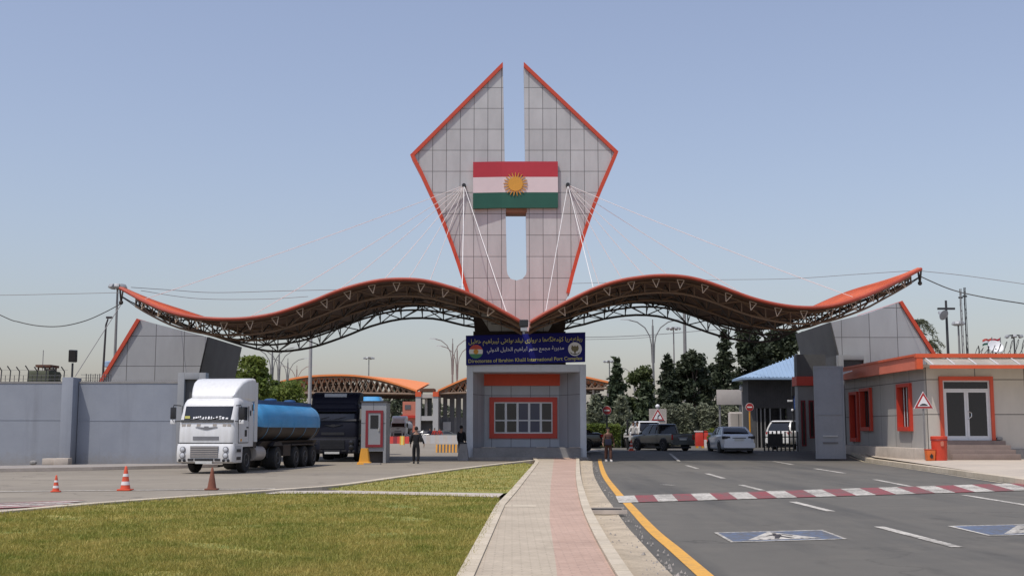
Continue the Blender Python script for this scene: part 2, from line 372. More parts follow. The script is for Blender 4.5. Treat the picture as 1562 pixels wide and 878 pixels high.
def ribbon(pts, w0, w1):                            # offset a 2-D polyline by w0 (left) and w1 (right)
    P = [Vector((p[0], p[1])) for p in pts]; A = []; B = []
    for i, p in enumerate(P):
        d1 = (P[i]-P[i-1]).normalized() if i else None
        d2 = (P[i+1]-P[i]).normalized() if i < len(P)-1 else None
        d = ((d1 or d2)+(d2 or d1)).normalized(); n = Vector((-d.y, d.x))
        k = 1/max(.4, n.dot(Vector((-(d1 or d2).y, (d1 or d2).x))))
        A.append(p+n*w0*k); B.append(p-n*w1*k)
    return A, B
def catmull(pts, n):
    P = [Vector(p) for p in pts]; out = []
    for i in range(len(P)-1):
        p0 = P[max(i-1, 0)]; p1 = P[i]; p2 = P[i+1]; p3 = P[min(i+2, len(P)-1)]
        for k in range(n):
            t = k/n
            out.append(.5*((2*p1)+(p2-p0)*t+(2*p0-5*p1+4*p2-p3)*t*t+(3*p1-p0-3*p2+p3)*t**3))
    out.append(P[-1]); return out
def rrect(x0, x1, y0, y1, r, z, n=4):
    out = []
    for cx, cy, a in ((x1-r, y1-r, 0), (x0+r, y1-r, PI/2), (x0+r, y0+r, PI), (x1-r, y0+r, 1.5*PI)):
        out += [Vector((cx+r*math.cos(a+PI/2*i/n), cy+r*math.sin(a+PI/2*i/n), z)) for i in range(n+1)]
    return out
def rrect_xz(hw, zb, zt, y, r, n=3, cx=0.):
    r = min(r, hw*.95, (zt-zb)*.48); out = []
    for x, z, a in ((hw-r, zt-r, 0), (-hw+r, zt-r, PI/2), (-hw+r, zb+r, PI), (hw-r, zb+r, 1.5*PI)):
        out += [Vector((cx+x+r*math.cos(a+PI/2*i/n), y, z+r*math.sin(a+PI/2*i/n))) for i in range(n+1)]
    return out
TX = lambda x, y, z: Matrix.Translation((x, y, z))
AXX = Matrix.Rotation(PI/2, 4, 'Y'); AXY = Matrix.Rotation(PI/2, 4, 'X')
def text_mesh(body, size, m, name, parent, loc, width=None, rot=(PI/2, 0, 0), depth=.006, height=None):
    cu = bpy.data.curves.new(name, 'FONT'); cu.body = body; cu.size = size; cu.align_x = 'CENTER'; cu.align_y = 'CENTER'; cu.extrude = depth
    cu.resolution_u = 3
    t = bpy.data.objects.new('tmp_text', cu); C.objects.link(t); bpy.context.view_layer.update()
    me = bpy.data.meshes.new_from_object(t.evaluated_get(bpy.context.evaluated_depsgraph_get()))
    bpy.data.objects.remove(t)
    me.materials.clear(); me.materials.append(M[m])
    if len(me.vertices):
        co_ = np.empty(len(me.vertices)*3); me.vertices.foreach_get('co', co_); co_ = co_.reshape(-1, 3)
        mn = co_.min(0); mx = co_.max(0); co_[:, :2] -= ((mn+mx)/2)[:2]
        if width: co_[:, 0] *= width/(mx[0]-mn[0])
        if height: co_[:, 1] *= height/(mx[1]-mn[1])
        me.vertices.foreach_set('co', co_.ravel()); me.update()
    o = bpy.data.objects.new(name, me); C.objects.link(o); o.parent = parent; o.location = loc; o.rotation_euler = rot
    return o
# ================================================================== GROUND
xs = [-4000, -1500, -500, -200, -80, -30, -10, 0, 2.2, 2.7, 3.2, 3.7, 4.2, 5, 8, 12, 20, 30, 60, 200, 600, 1500, 4000]
ys = [-400, -100, -30, 0, 10, 25, 40, 52, 58, 59, 60, 61, 62, 63, 64, 65, 66, 70, 90, 130, 200, 350, 700, 1500, 5000]
b = MB(); b.add([(x, y, gz(x, y)-.02) for y in ys for x in xs], [(j*len(xs)+i, j*len(xs)+i+1, (j+1)*len(xs)+i+1, (j+1)*len(xs)+i) for j in range(len(ys)-1) for i in range(len(xs)-1)])
struct(b.build('ground', 'earth', smooth=60))

def g2(px, py, z=0.): p = gp(px, py, z); return (p.x, p.y)
def sheet(name, poly, z, m):
    tr = geometry.tessellate_polygon([[Vector((a, c, 0)) for a, c in poly]])
    return struct(MB().add([(a, c, z) for a, c in poly], tr).build(name, m))
def strip(name, A, B, zf, m, n=1):                  # sheet between two polylines of equal length
    v = []; f = []
    for a, c in zip(A, B):
        for k in range(n+1):
            x = a[0]+(c[0]-a[0])*k/n; y = a[1]+(c[1]-a[1])*k/n; v.append((x, y, zf(x, y)))
    for i in range(len(A)-1):
        for k in range(n): q = i*(n+1)+k; f.append((q, q+1, q+n+2, q+n+1))
    return struct(MB().add(v, f).build(name, m, smooth=60))
def kerb(name, pts, w, z0, z1, m='kerb_stone', side=0.):
    A, B = ribbon(pts, w*(1-side)/2, w*(1+side)/2); mb = MB()
    for i in range(len(pts)-1):
        a, b_, c, d = A[i], A[i+1], B[i+1], B[i]
        mb.add([(a.x, a.y, z0), (b_.x, b_.y, z0), (c.x, c.y, z0), (d.x, d.y, z0), (a.x, a.y, z1), (b_.x, b_.y, z1), (c.x, c.y, z1), (d.x, d.y, z1)],
               [(4, 5, 6, 7), (0, 4, 7, 3), (1, 2, 6, 5), (0, 1, 5, 4), (3, 7, 6, 2)])
    return struct(mb.build(name, m))

PZ = .12                                            # lawn and footpath stand this high over the roads
# right road: left edge from the verge, right edge along the kerb
red = [g2(x, y) for x, y in ((902, 702), (903, 723), (914, 748), (930, 773), (953, 808), (980, 838), (1015, 878))]
red = [(tuple(p)) for p in catmull([Vector((*p, 0)) for p in red], 6)]; red = [(p[0], p[1]) for p in red]
d0 = Vector(red[-1])-Vector(red[-8]); d0.normalize()
road_left = [(3.9, 140), (4.0, 90), (4.15, 72), (4.2, 66)] + red + [(red[-1][0]+d0.x*k, red[-1][1]+d0.y*k) for k in (4, 9, 16)]
kr = [g2(x, y, .0) for x, y in ((1255, 693), (1330, 704), (1440, 720), (1562, 738))]
kr = [(p[0], p[1]) for p in catmull([Vector((*p, 0)) for p in kr], 5)]
d1 = (Vector(kr[-1])-Vector(kr[-3])).normalized()
road_right = [(18, 140), (17.6, 90), (17.3, 72)] + kr + [(kr[-1][0]+d1.x*k, kr[-1][1]+d1.y*k) for k in (6, 14, 24)]
def resample(P, n):
    P = [Vector(p) for p in P]; L = [0]
    for i in range(1, len(P)): L.append(L[-1]+(P[i]-P[i-1]).length)
    out = []; j = 0
    for k in range(n):
        s = L[-1]*k/(n-1)
        while j < len(P)-2 and L[j+1] < s: j += 1
        out.append(P[j].lerp(P[j+1], (s-L[j])/(L[j+1]-L[j])))
    return out
def at_y(P, y):
    P = sorted([Vector(p) for p in P], key=lambda p: p.y)
    for a, c in zip(P, P[1:]):
        if a.y <= y <= c.y: return a.x+(c.x-a.x)*(y-a.y)/max(1e-6, c.y-a.y)
    return P[0].x if y < P[0].y else P[-1].x
Ys = [140, 110, 90, 80, 74, 70, 67]+[66-.5*i for i in range(17)]+[57-i for i in range(0, 57)]
YL = min(p[1] for p in road_left)
Ys = [y for y in Ys if y > YL]
rl = [(at_y(road_left, y), y) for y in Ys]
def rightx(y): return at_y(road_right, y) if y >= road_right[-1][1] else road_right[-1][0]+5
rr_ = [(rightx(y), y) for y in Ys]
strip('road', rl, rr_, lambda x, y: gz(x, y)+.004, 'asphalt', 10)
# crumbled asphalt edge between verge and road
A, B = ribbon(red+[(red[-1][0]+d0.x*4, red[-1][1]+d0.y*4)], .02, .34)
strip('road_edge', A, B, lambda x, y: gz(x, y)+.008, 'asphalt_edge', 1)

# left road / yard
sheet('yard', [(-90, 14), (4.2, 14), (4.2, 61.5), (3.4, 66), (3.4, 240), (-90, 240)], -.006, 'asphalt_left')

# footpath
pl = [(817, 704), (776, 751), (757, 770), (698, 878), (640, 984)]
pr_in = [(879, 699), (878, 724), (884, 762), (899, 803), (924, 851), (958, 908), (1010, 985)]
pl_w = [g2(x, y, PZ) for x, y in pl]; pr_w = [g2(x, y, PZ) for x, y in pr_in]
pr_w = [(p[0], p[1]) for p in catmull([Vector((*p, 0)) for p in pr_w], 5)]
mid = [(845, 700), (840, 740), (838, 790), (848, 860), (862, 985)]
mid_w = [g2(x, y, PZ) for x, y in mid]
yy = [61.5, 58, 54, 50, 46, 42, 38, 34, 31, 28, 25.5, 23, 21, 19, 17.5, 16, 15, 14, 13, 12, 11, 10, 9, 8.2]
fl = [(at_y(pl_w, y), y) for y in yy]; fm = [(at_y(mid_w, y), y) for y in yy]; fr = [(at_y(pr_w, y), y) for y in yy]
strip('footpath', fl, fm, lambda x, y: PZ, 'paver_grey', 1)
strip('footpath_red', fm, fr, lambda x, y: PZ, 'paver_red', 1)
kerb('path_kerb_near_lawn', [(p[0]+.08, p[1]) for p in fl], .17, 0, PZ+.02, side=0.)
kerb('path_kerb_near_road', [(p[0]+.08, p[1]) for p in fr], .15, -.02, PZ+.03)
# two pale cross joints in the paving
for (x0, x1, y, h) in ((762, 818, 771, 3), (800, 818, 722.5, 2)):
    pa = g2(x0, y-h/2, PZ); pb = g2(x1, y-h/2, PZ); pc = g2(x1, y+h/2, PZ); pd = g2(x0, y+h/2, PZ)
    sheet('path_joint', [pa, pb, pc, pd], PZ+.004, 'kerb_stone')
# sandy verge between path kerb and asphalt
vl = [(p[0]+.14, p[1]) for p in fr]; vr = [(max(at_y(red, y) if y > red[-1][1] else red[-1][0]+d0.x/d0.y*(y-red[-1][1]), vl[i][0]+.05)+.05, y) for i, y in enumerate(yy)]
strip('verge', vl, vr, lambda x, y: .034+.012*math.sin(x*9+y*3.1)*math.sin(y*2.3-x), 'sand', 8)
mb = MB(); rr = random.Random(4)
for i in range(420):
    y = 9+45*rr.random()**2.2; k = 0
    xa = at_y(vl, y); xb = at_y([(p[0]+.2, p[1]) for p in vr], y); x = xa+(xb-xa)*(rr.random()**.6); r = rr.uniform(.006, .022)*(1+.9*(rr.random() > .93)); a = rr.random()*6
    mb.add([(x+r*math.cos(a+q), y+r*1.2*math.sin(a+q),   .026+gz(x, y)) for q in (0, 1.6, 3.1, 4.7)]+[(x+r*.2, y, .04+r*.7)], [(0, 1, 4), (1, 2, 4), (2, 3, 4), (3, 0, 4)])
tag(mb.build('gravel', 'concrete'), 'loose gravel and dirt along the sandy strip beside the path kerb', 'gravel', kind='stuff')
# lawns
zl = .105
edge1 = [(-140, 795), (0, 783), (134, 771), (251, 762), (350, 755), (403, 752.5)]
cs_top = [(430, 748.5), (520, 747.6), (640, 750), (768, 752)]
cs_bot = [(403, 752.5), (520, 752), (640, 754.5), (760, 758)]
e1 = [g2(x, y, zl) for x, y in edge1]
lawn1 = e1 + [g2(x, y, zl) for x, y in cs_bot[1:]] + [(p[0]+.03, p[1]) for p in fl if p[1] < g2(760, 758, zl)[1]-.3] + [(-20, 8.2), (-24, 15)]
e2 = [(500, 745), (560, 736.5), (628, 726.5), (700, 716.8), (760, 709.5), (800, 705.5)]
lawn2 = [g2(x, y, zl) for x, y in e2] + [(p[0]+.03, p[1]) for p in fl if g2(772, 751, zl)[1] < p[1] < g2(812, 705.5, zl)[1]-.3] + [g2(x, y, zl) for x, y in reversed(cs_top[1:])]
sheet('lawn', lawn1, zl, 'lawn'); sheet('lawn_small', lawn2, zl, 'lawn')
strip_poly = [g2(x, y, PZ) for x, y in cs_top]+[g2(x, y, PZ) for x, y in reversed(cs_bot)]
sheet('cross_path', strip_poly, PZ+.004, 'concrete_light')
sheet('lawn_bed', [g2(x, y, .09) for x, y in cs_top]+[g2(x, y, .09) for x, y in reversed(cs_bot)], .09, 'concrete')
kl = [g2(x, y, PZ) for x, y in ((-140, 794), (0, 782), (134, 770), (251, 761), (350, 754), (417, 748.5), (506, 742), (560, 735.3), (628, 725.5), (700, 715.8), (760, 708.3), (815, 702))]
kl = [(p[0], p[1]) for p in catmull([Vector((*p, 0)) for p in kl], 4)]
kerb('road_kerb', kl, .28, 0, PZ+.03, side=-.6)

# grass blades: dense near the camera, thinning out
def inside(P, X, Y):
    r = np.zeros(len(X), bool); n = len(P)
    for i in range(n):
        x0, y0 = P[i]; x1, y1 = P[(i+1)%n]
        c = ((y0 > Y) != (y1 > Y)) & (X < (x1-x0)*(Y-y0)/(y1-y0+1e-12)+x0)
        r ^= c
    return r
def blades(poly, n, ylo, yhi, name, power):
    X0 = min(p[0] for p in poly); X1 = max(p[0] for p in poly)
    u = rng.random(n); Y = 1/((1/ylo)+(1/yhi-1/ylo)*u) if power else ylo+(yhi-ylo)*u
    X = (rng.random(n)*1.12-.56)*Y*.9
    P2 = np.array(poly); c0 = P2.mean(0); k = inside([tuple(c0+(p-c0)*(1+.05/max(1, np.linalg.norm(p-c0)))) for p in P2], X, Y); k &= ~((np.sin(X*1.7+np.sin(Y*.9)*2)*np.sin(Y*1.1+X*.6) > .86) & (rng.random(n) < .75)); X = X[k]; Y = Y[k]; n = len(X)
    a = rng.random(n)*2*PI; h = (.02+.035*rng.random(n)**2+.03*(rng.random(n) > .97))*(.8+.02*Y); w = .0045*(.5+Y/14)
    lean = rng.normal(0, .6, n)*h; la = rng.random(n)*2*PI
    V = np.empty((n, 3, 3))
    V[:, 0] = np.c_[X-np.cos(a)*w, Y-np.sin(a)*w, np.full(n, zl)]; V[:, 1] = np.c_[X+np.cos(a)*w, Y+np.sin(a)*w, np.full(n, zl)]
    V[:, 2] = np.c_[X+np.cos(la)*lean, Y+np.sin(la)*lean, zl+h]
    me = bpy.data.meshes.new(name); me.vertices.add(3*n); me.vertices.foreach_set('co', V.ravel())
    me.loops.add(3*n); me.loops.foreach_set('vertex_index', np.arange(3*n, dtype=np.int32))
    me.polygons.add(n); me.polygons.foreach_set('loop_start', np.arange(0, 3*n, 3, dtype=np.int32)); me.polygons.foreach_set('loop_total', np.full(n, 3, np.int32))
    me.update(calc_edges=True); me.materials.append(M['grass'])
    o = bpy.data.objects.new(name, me); C.objects.link(o)
    return tag(o, 'short mown yellow green grass of the lawn beside the paved footpath' if name == 'grass' else 'short grass on the narrow lawn beyond the concrete strip', 'grass', kind='stuff')
blades(lawn1, 420000, 11.5, 31, 'grass', True)
blades(lawn2, 60000, 28, 60, 'grass', True)

# sidewalks
sw = kr+[(kr[-1][0]+d1.x*k, kr[-1][1]+d1.y*k) for k in (6, 14, 24)]
sA = [(p[0]+.12, p[1]) for p in sw]
sB = [(max(34, p[0]+10), p[1]) for p in sw]
def swz(x, y): return gz(x, y)+.15+.10*ss(x, 14.5, 18.5)
strip('sidewalk', [(a[0], a[1]) for a in sA], sB, swz, 'sidewalk', 12)
A, B = ribbon(sw, .16, .16); mb = MB()
for i in range(len(sw)-1):
    q = [A[i], A[i+1], B[i+1], B[i]]; z = [gz(p.x, p.y) for p in q]
    mb.add([(p.x, p.y, z[k]-.02) for k, p in enumerate(q)]+[(p.x, p.y, z[k]+.16) for k, p in enumerate(q)], [(4, 5, 6, 7), (0, 1, 5, 4), (3, 7, 6, 2), (0, 4, 7, 3), (1, 2, 6, 5)])
struct(mb.build('sidewalk_kerb', 'kerb_stone'))
wk = [g2(x, y) for x, y in ((-420, 727), (0, 719), (140, 716.5), (272, 713.5), (330, 712))]
strip('pavement', wk, [(p[0], p[1]+4.5) for p in wk], lambda x, y: .12, 'concrete', 1)
kerb('pavement_kerb', wk, .2, 0, .125, 'concrete_light')

# ------------------------------------------------------------------ road markings
def quad_px(mb, pts, dz=.012):
    q = [gp(x, y) for x, y in pts]; mb.add([(p.x, p.y, gz(p.x, p.y)+dz) for p in q], [(0, 1, 2, 3)])
def dash(mb, a, b_, w, dz=.012):
    pa = gp(*a); pb = gp(*b_); A, B = ribbon([(pa.x, pa.y), (pb.x, pb.y)], w/2, w/2)
    mb.add([(p.x, p.y, gz(p.x, p.y)+dz) for p in (A[0], A[1], B[1], B[0])], [(0, 1, 2, 3)])
mb = MB()
for a, c in (((1341, 803.5), (1461, 835)), ((1209, 765.3), (1268, 780)), ((1130, 739.5), (1164, 748)), ((1078, 722), (1104, 729.5)), ((1047, 709.5), (1064, 714.5)), ((1022, 699.5), (1036, 703.5)),
             ((1470, 755), (1575, 772)), ((1334, 731.2), (1395, 743)), ((1243, 714.5), (1288, 721.5)), ((1180, 703.5), (1210, 708.5)), ((1139, 696), (1160, 699.6)), ((1009, 739), (1028, 740))):
    dash(mb, a, c, .17 if a[1] > 700 else .15)
struct(mb.build('road_markings', 'paint_white'))
A, B = ribbon([(p[0]+.42, p[1]) for p in red]+[(red[-1][0]+.42+d0.x*6, red[-1][1]+d0.y*6)], .09, .09)
strip('road_line', A, B, lambda x, y: gz(x, y)+.012, 'paint_yellow', 1)
A, B = ribbon([(p[0]-.45, p[1]-.25) for p in sw], .06, .06)
strip('road_line_kerb', A, B, lambda x, y: gz(x, y)+.012, 'paint_old', 1)
# crossing strip over the road in red and white blocks, their ends running with the lanes
def strip_pt(t, v):                                 # t along the strip, v from far edge to near edge
    x = 939+t*28.6; y = 757-(x-939)*.0325+10.4*v; x += v*(5+(x-939)*.056)
    p = gp(x, y); return (p.x, p.y, .018)
for col, par, nm in (('paint_white', 0, 'road_marking_white_blocks'), ('paint_red', 1, 'road_marking_red_blocks')):
    mb = MB()
    for i in range(30):
        if i % 2 == par: mb.add([strip_pt(i, 0), strip_pt(i+1, 0), strip_pt(i+1, 1), strip_pt(i, 1)], [(0, 1, 2, 3)])
    struct(mb.build(nm, col))
# left road: red and white hump stripes and a long white line
mb = MB(); mr = MB()
for i, (y0, y1) in enumerate(((764.8, 766.2), (767.3, 769.2), (770.2, 771.2))): quad_px(mb, [(-60, y0+5), (116-i*10, y0-.6), (128-i*12, y1-1.2), (-60, y1+5.5)])
for i, (y0, y1) in enumerate(((763.8, 764.6), (766.3, 767.2), (769.3, 770.1), (771.4, 772.6))): quad_px(mr, [(-60, y0+5), (122-i*12, y0-.6), (134-i*13, y1-1.2), (-60, y1+5.5)], .013)
A = [gp(x, y) for x, y in ((-80, 750.5), (150, 748), (300, 746.6), (420, 745.2))]
for p, q in zip(A, A[1:]): mb.add([(p.x, p.y-.09, .012), (q.x, q.y-.09, .012), (q.x, q.y+.09, .012), (p.x, p.y+.09, .012)], [(0, 1, 2, 3)])
struct(mb.build('yard_markings', 'paint_white')); struct(mr.build('yard_red_markings', 'paint_red'))
# painted pedestrian-crossing emblems on the asphalt: blue field, white rim, white triangle, walking figure
def road_emblem(c):
    P = [gp(x, y) for x, y in c]                    # near-left, near-right, far-right, far-left
    f = lambda u, v: (P[0].lerp(P[1], u)).lerp(P[3].lerp(P[2], u), v)
    def poly(mb, uv, dz):
        tr = geometry.tessellate_polygon([[Vector((a, b_, 0)) for a, b_ in uv]])
        mb.add([(*f(u, v).xy, dz) for u, v in uv], tr)
    a = MB(); poly(a, [(.03, .05), (.97, .05), (.97, .95), (.03, .95)], .012); struct(a.build('road_marking_blue_field', 'paint_blue'))
    w = MB()
    for e in ([(0, 0), (1, 0), (1, .05), (0, .05)], [(0, .95), (1, .95), (1, 1), (0, 1)], [(0, .05), (.03, .05), (.03, .95), (0, .95)], [(.97, .05), (1, .05), (1, .95), (.97, .95)]): poly(w, e, .012)
    poly(w, [(.16, .12), (.80, .12), (.47, .9)], .016); struct(w.build('road_marking_white_triangle', 'paint_white'))
    k = MB()
    for e in ([(.47, .62), (.50, .62), (.50, .70), (.47, .70)], [(.44, .42), (.51, .42), (.53, .60), (.45, .60)], [(.40, .18), (.44, .18), (.50, .42), (.45, .42)], [(.54, .18), (.58, .18), (.51, .42), (.47, .42)], [(.53, .56), (.60, .44), (.62, .46), (.54, .6)], [(.45, .56), (.37, .46), (.39, .44), (.46, .52)],
              [(.25, .14), (.27, .14), (.30, .17), (.28, .17)], [(.33, .14), (.36, .14), (.37, .17), (.35, .17)], [(.62, .14), (.65, .14), (.64, .17), (.62, .17)], [(.7, .14), (.73, .14), (.70, .17), (.68, .17)]): poly(k, e, .020)
    struct(k.build('road_marking_walking_figure', 'steel_dark'))
road_emblem(((1115, 827.5), (1293, 822.5), (1255, 808.5), (1089, 812.5)))
road_emblem(((1508, 817.5), (1700, 812.5), (1660, 797.5), (1445, 802.5)))

# drain grate in the verge
t = thing('drain_grate', 'small iron drain grate set in the sandy strip beside the path', 'drain', gp(922, 783, .03))
mb = MB()
for i in range(5): mb.bx(-.33, .33, -.3+i*.14, -.24+i*.14, .035, .075)
mb.build('bars', 'chassis', t); MB().bx(-.38, .38, -.37, -.33, .02, .09).build('rim', 'concrete_light', t); MB().bx(-.38, .38, .36, .40, .02, .09).build('rim', 'concrete_light', t)

# ================================================================== GATE TOWER
TY = 62.5
def xz(px, py, Y): p = at(px, py, Y); return (p.x, p.z)
tw = thing('gate_tower', 'tall grey panelled gate tower with split pointed top and orange edges', 'tower', (at(787, 600, TY).x, TY, 0))
lo = [(767, 97), (627, 237), (640, 262), (652, 288), (664, 313), (676, 342), (687, 371), (697, 400), (705, 425), (712, 447)]
ro = [(799, 97), (942, 232), (931, 258), (920, 283), (909, 310), (899, 338), (890, 365), (882, 393), (874, 422), (868, 447)]
slot = [(798.5, 97), (803.5, 412), (802, 419), (797, 425), (788, 427.5), (779, 425), (774.5, 419), (773, 412), (767.5, 97)]
poly = [xz(x, y, TY) for x, y in lo+[(738, 490), (752, 512), (832, 512), (845, 490)]+list(reversed(ro))[0:]+slot[1:-1]]
MB().prism_y(poly, TY, TY+1.3).build('cladding', 'tower_panel', tw, world=True)
def edge_rim(pts, w, sgn, name):
    P = [xz(x, y, TY) for x, y in pts]; A, B = ribbon(P, w*(.82 if sgn > 0 else .18), w*(.18 if sgn > 0 else .82)); mb = MB()
    dd = Vector(P[1])-Vector(P[0])
    for Q in (A, B): Q[0] += dd*((P[0][0]-Q[0].x)/dd.x)         # cut the top end off plumb with the slot
    for i in range(len(P)-1):
        q = [A[i], A[i+1], B[i+1], B[i]]
        mb.add([(p.x, TY-.13, p.y) for p in q]+[(p.x, TY+1.42, p.y) for p in q], [(3, 2, 1, 0), (4, 5, 6, 7), (0, 1, 5, 4), (2, 3, 7, 6)]+([(0, 4, 7, 3)] if i == 0 else [])+([(1, 2, 6, 5)] if i == len(P)-2 else []))
    mb.build(name, 'rim_orange', tw, world=True, weld=True)
edge_rim(lo, .19, 1, 'edge_rim'); edge_rim(ro, .19, -1, 'edge_rim')
x0, z0 = xz(772, 324, TY); x1, z1 = xz(803, 317, TY); MB().bx(x0-.02, x1+.02, TY-.05, TY+1.2, z0, z1+.1).build('bridge_beam', 'bronze', tw, world=True)
ANCH = []
for px, py in ((708, 284), (866, 283)):
    p = at(px, py, TY); ANCH.append(Vector((p.x, TY-.18, p.z)))
    MB().tube((p.x, TY+.02, p.z), (p.x, TY-.28, p.z), .11, 10).build('cable_anchor', 'black_metal', tw, world=True)

# flag panel
fx0, fz1 = xz(722, 247.5, TY); fx1, fz0 = xz(851, 318, TY); fc = ((fx0+fx1)/2, (fz0+fz1)/2); fw = fx1-fx0; fh = fz1-fz0
fl_ = thing('gate_flag', 'red, white and green flag panel with yellow sun on the tower', 'flag', (fc[0], TY-.2, fc[1]))
hw, hh = fw/2, fh/2
for nm, c, a, d in (('red_band', 'flag_red', hh/3, hh), ('white_band', 'flag_white', -hh/3, hh/3), ('green_band', 'flag_green', -hh, -hh/3)):
    mb = MB()                                       # the left third of the panel is bent a little forward
    for xa, xb, ya, yb, da, db in ((-hw, -hw*.32, -.14, 0, -.06, 0), (-hw*.32, hw, 0, 0, 0, 0)):
        mb.hexa([(xa, ya, a+da), (xb, yb, a+db), (xb, yb, d+db-.004), (xa, ya, d+da-.004)], [(xa, .12, a+da), (xb, .12, a+db), (xb, .12, d+db-.004), (xa, .12, d+da-.004)])
    mb.build(nm, c, fl_)
rad = 17.0/FPX*TY; pts = []
mb = MB()
for i in range(21):                                 # 21 thin rays round the disc
    a = PI/2+2*PI*i/21; mb.prism_y([(r*math.cos(a+d), r*math.sin(a+d)+.02) for r, d in ((rad*.60, -.10), (rad*1.10, -.018), (rad*1.10, .018), (rad*.60, .10))], -.055, -.01)
mb.build('sun', 'flag_yellow', fl_)
MB().prism_y([(rad*.66*math.cos(2*PI*i/40), rad*.66*math.sin(2*PI*i/40)+.02) for i in range(40)], -.075, -.055).build('sun_disc', 'flag_yellow', fl_)

# ================================================================== WAVE CANOPIES
LP = [(797, 493), (778, 482), (760, 472), (740, 461), (720, 451), (700, 443), (680, 437), (660, 431.5), (640, 428), (620, 426.8), (600, 427), (580, 428.5), (560, 432), (540, 437), (520, 443), (500, 450.5), (480, 459), (460, 466), (440, 473), (420, 479), (400, 483), (375, 486.3), (350, 487.5), (325, 487), (300, 485), (275, 480.5), (250, 473.5), (232, 466), (215, 458), (199, 449), (183, 440)]
RP = [(809, 492), (829, 480), (850, 469), (875, 456), (900, 444), (925, 434.5), (950, 428), (975, 424), (1000, 421.5), (1025, 421.5), (1050, 424), (1075, 430), (1100, 438.5), (1125, 448), (1150, 456.5), (1175, 463), (1200, 467.5), (1225, 469.8), (1250, 469.5), (1272, 466.5), (1295, 460.5), (1315, 454), (1334, 446.5), (1352, 438), (1370, 429.5), (1388, 420), (1405, 411)]
YF, YB = 56.3, 67.6
CAN = {}; LIFT = {'L': .34, 'R': .55}
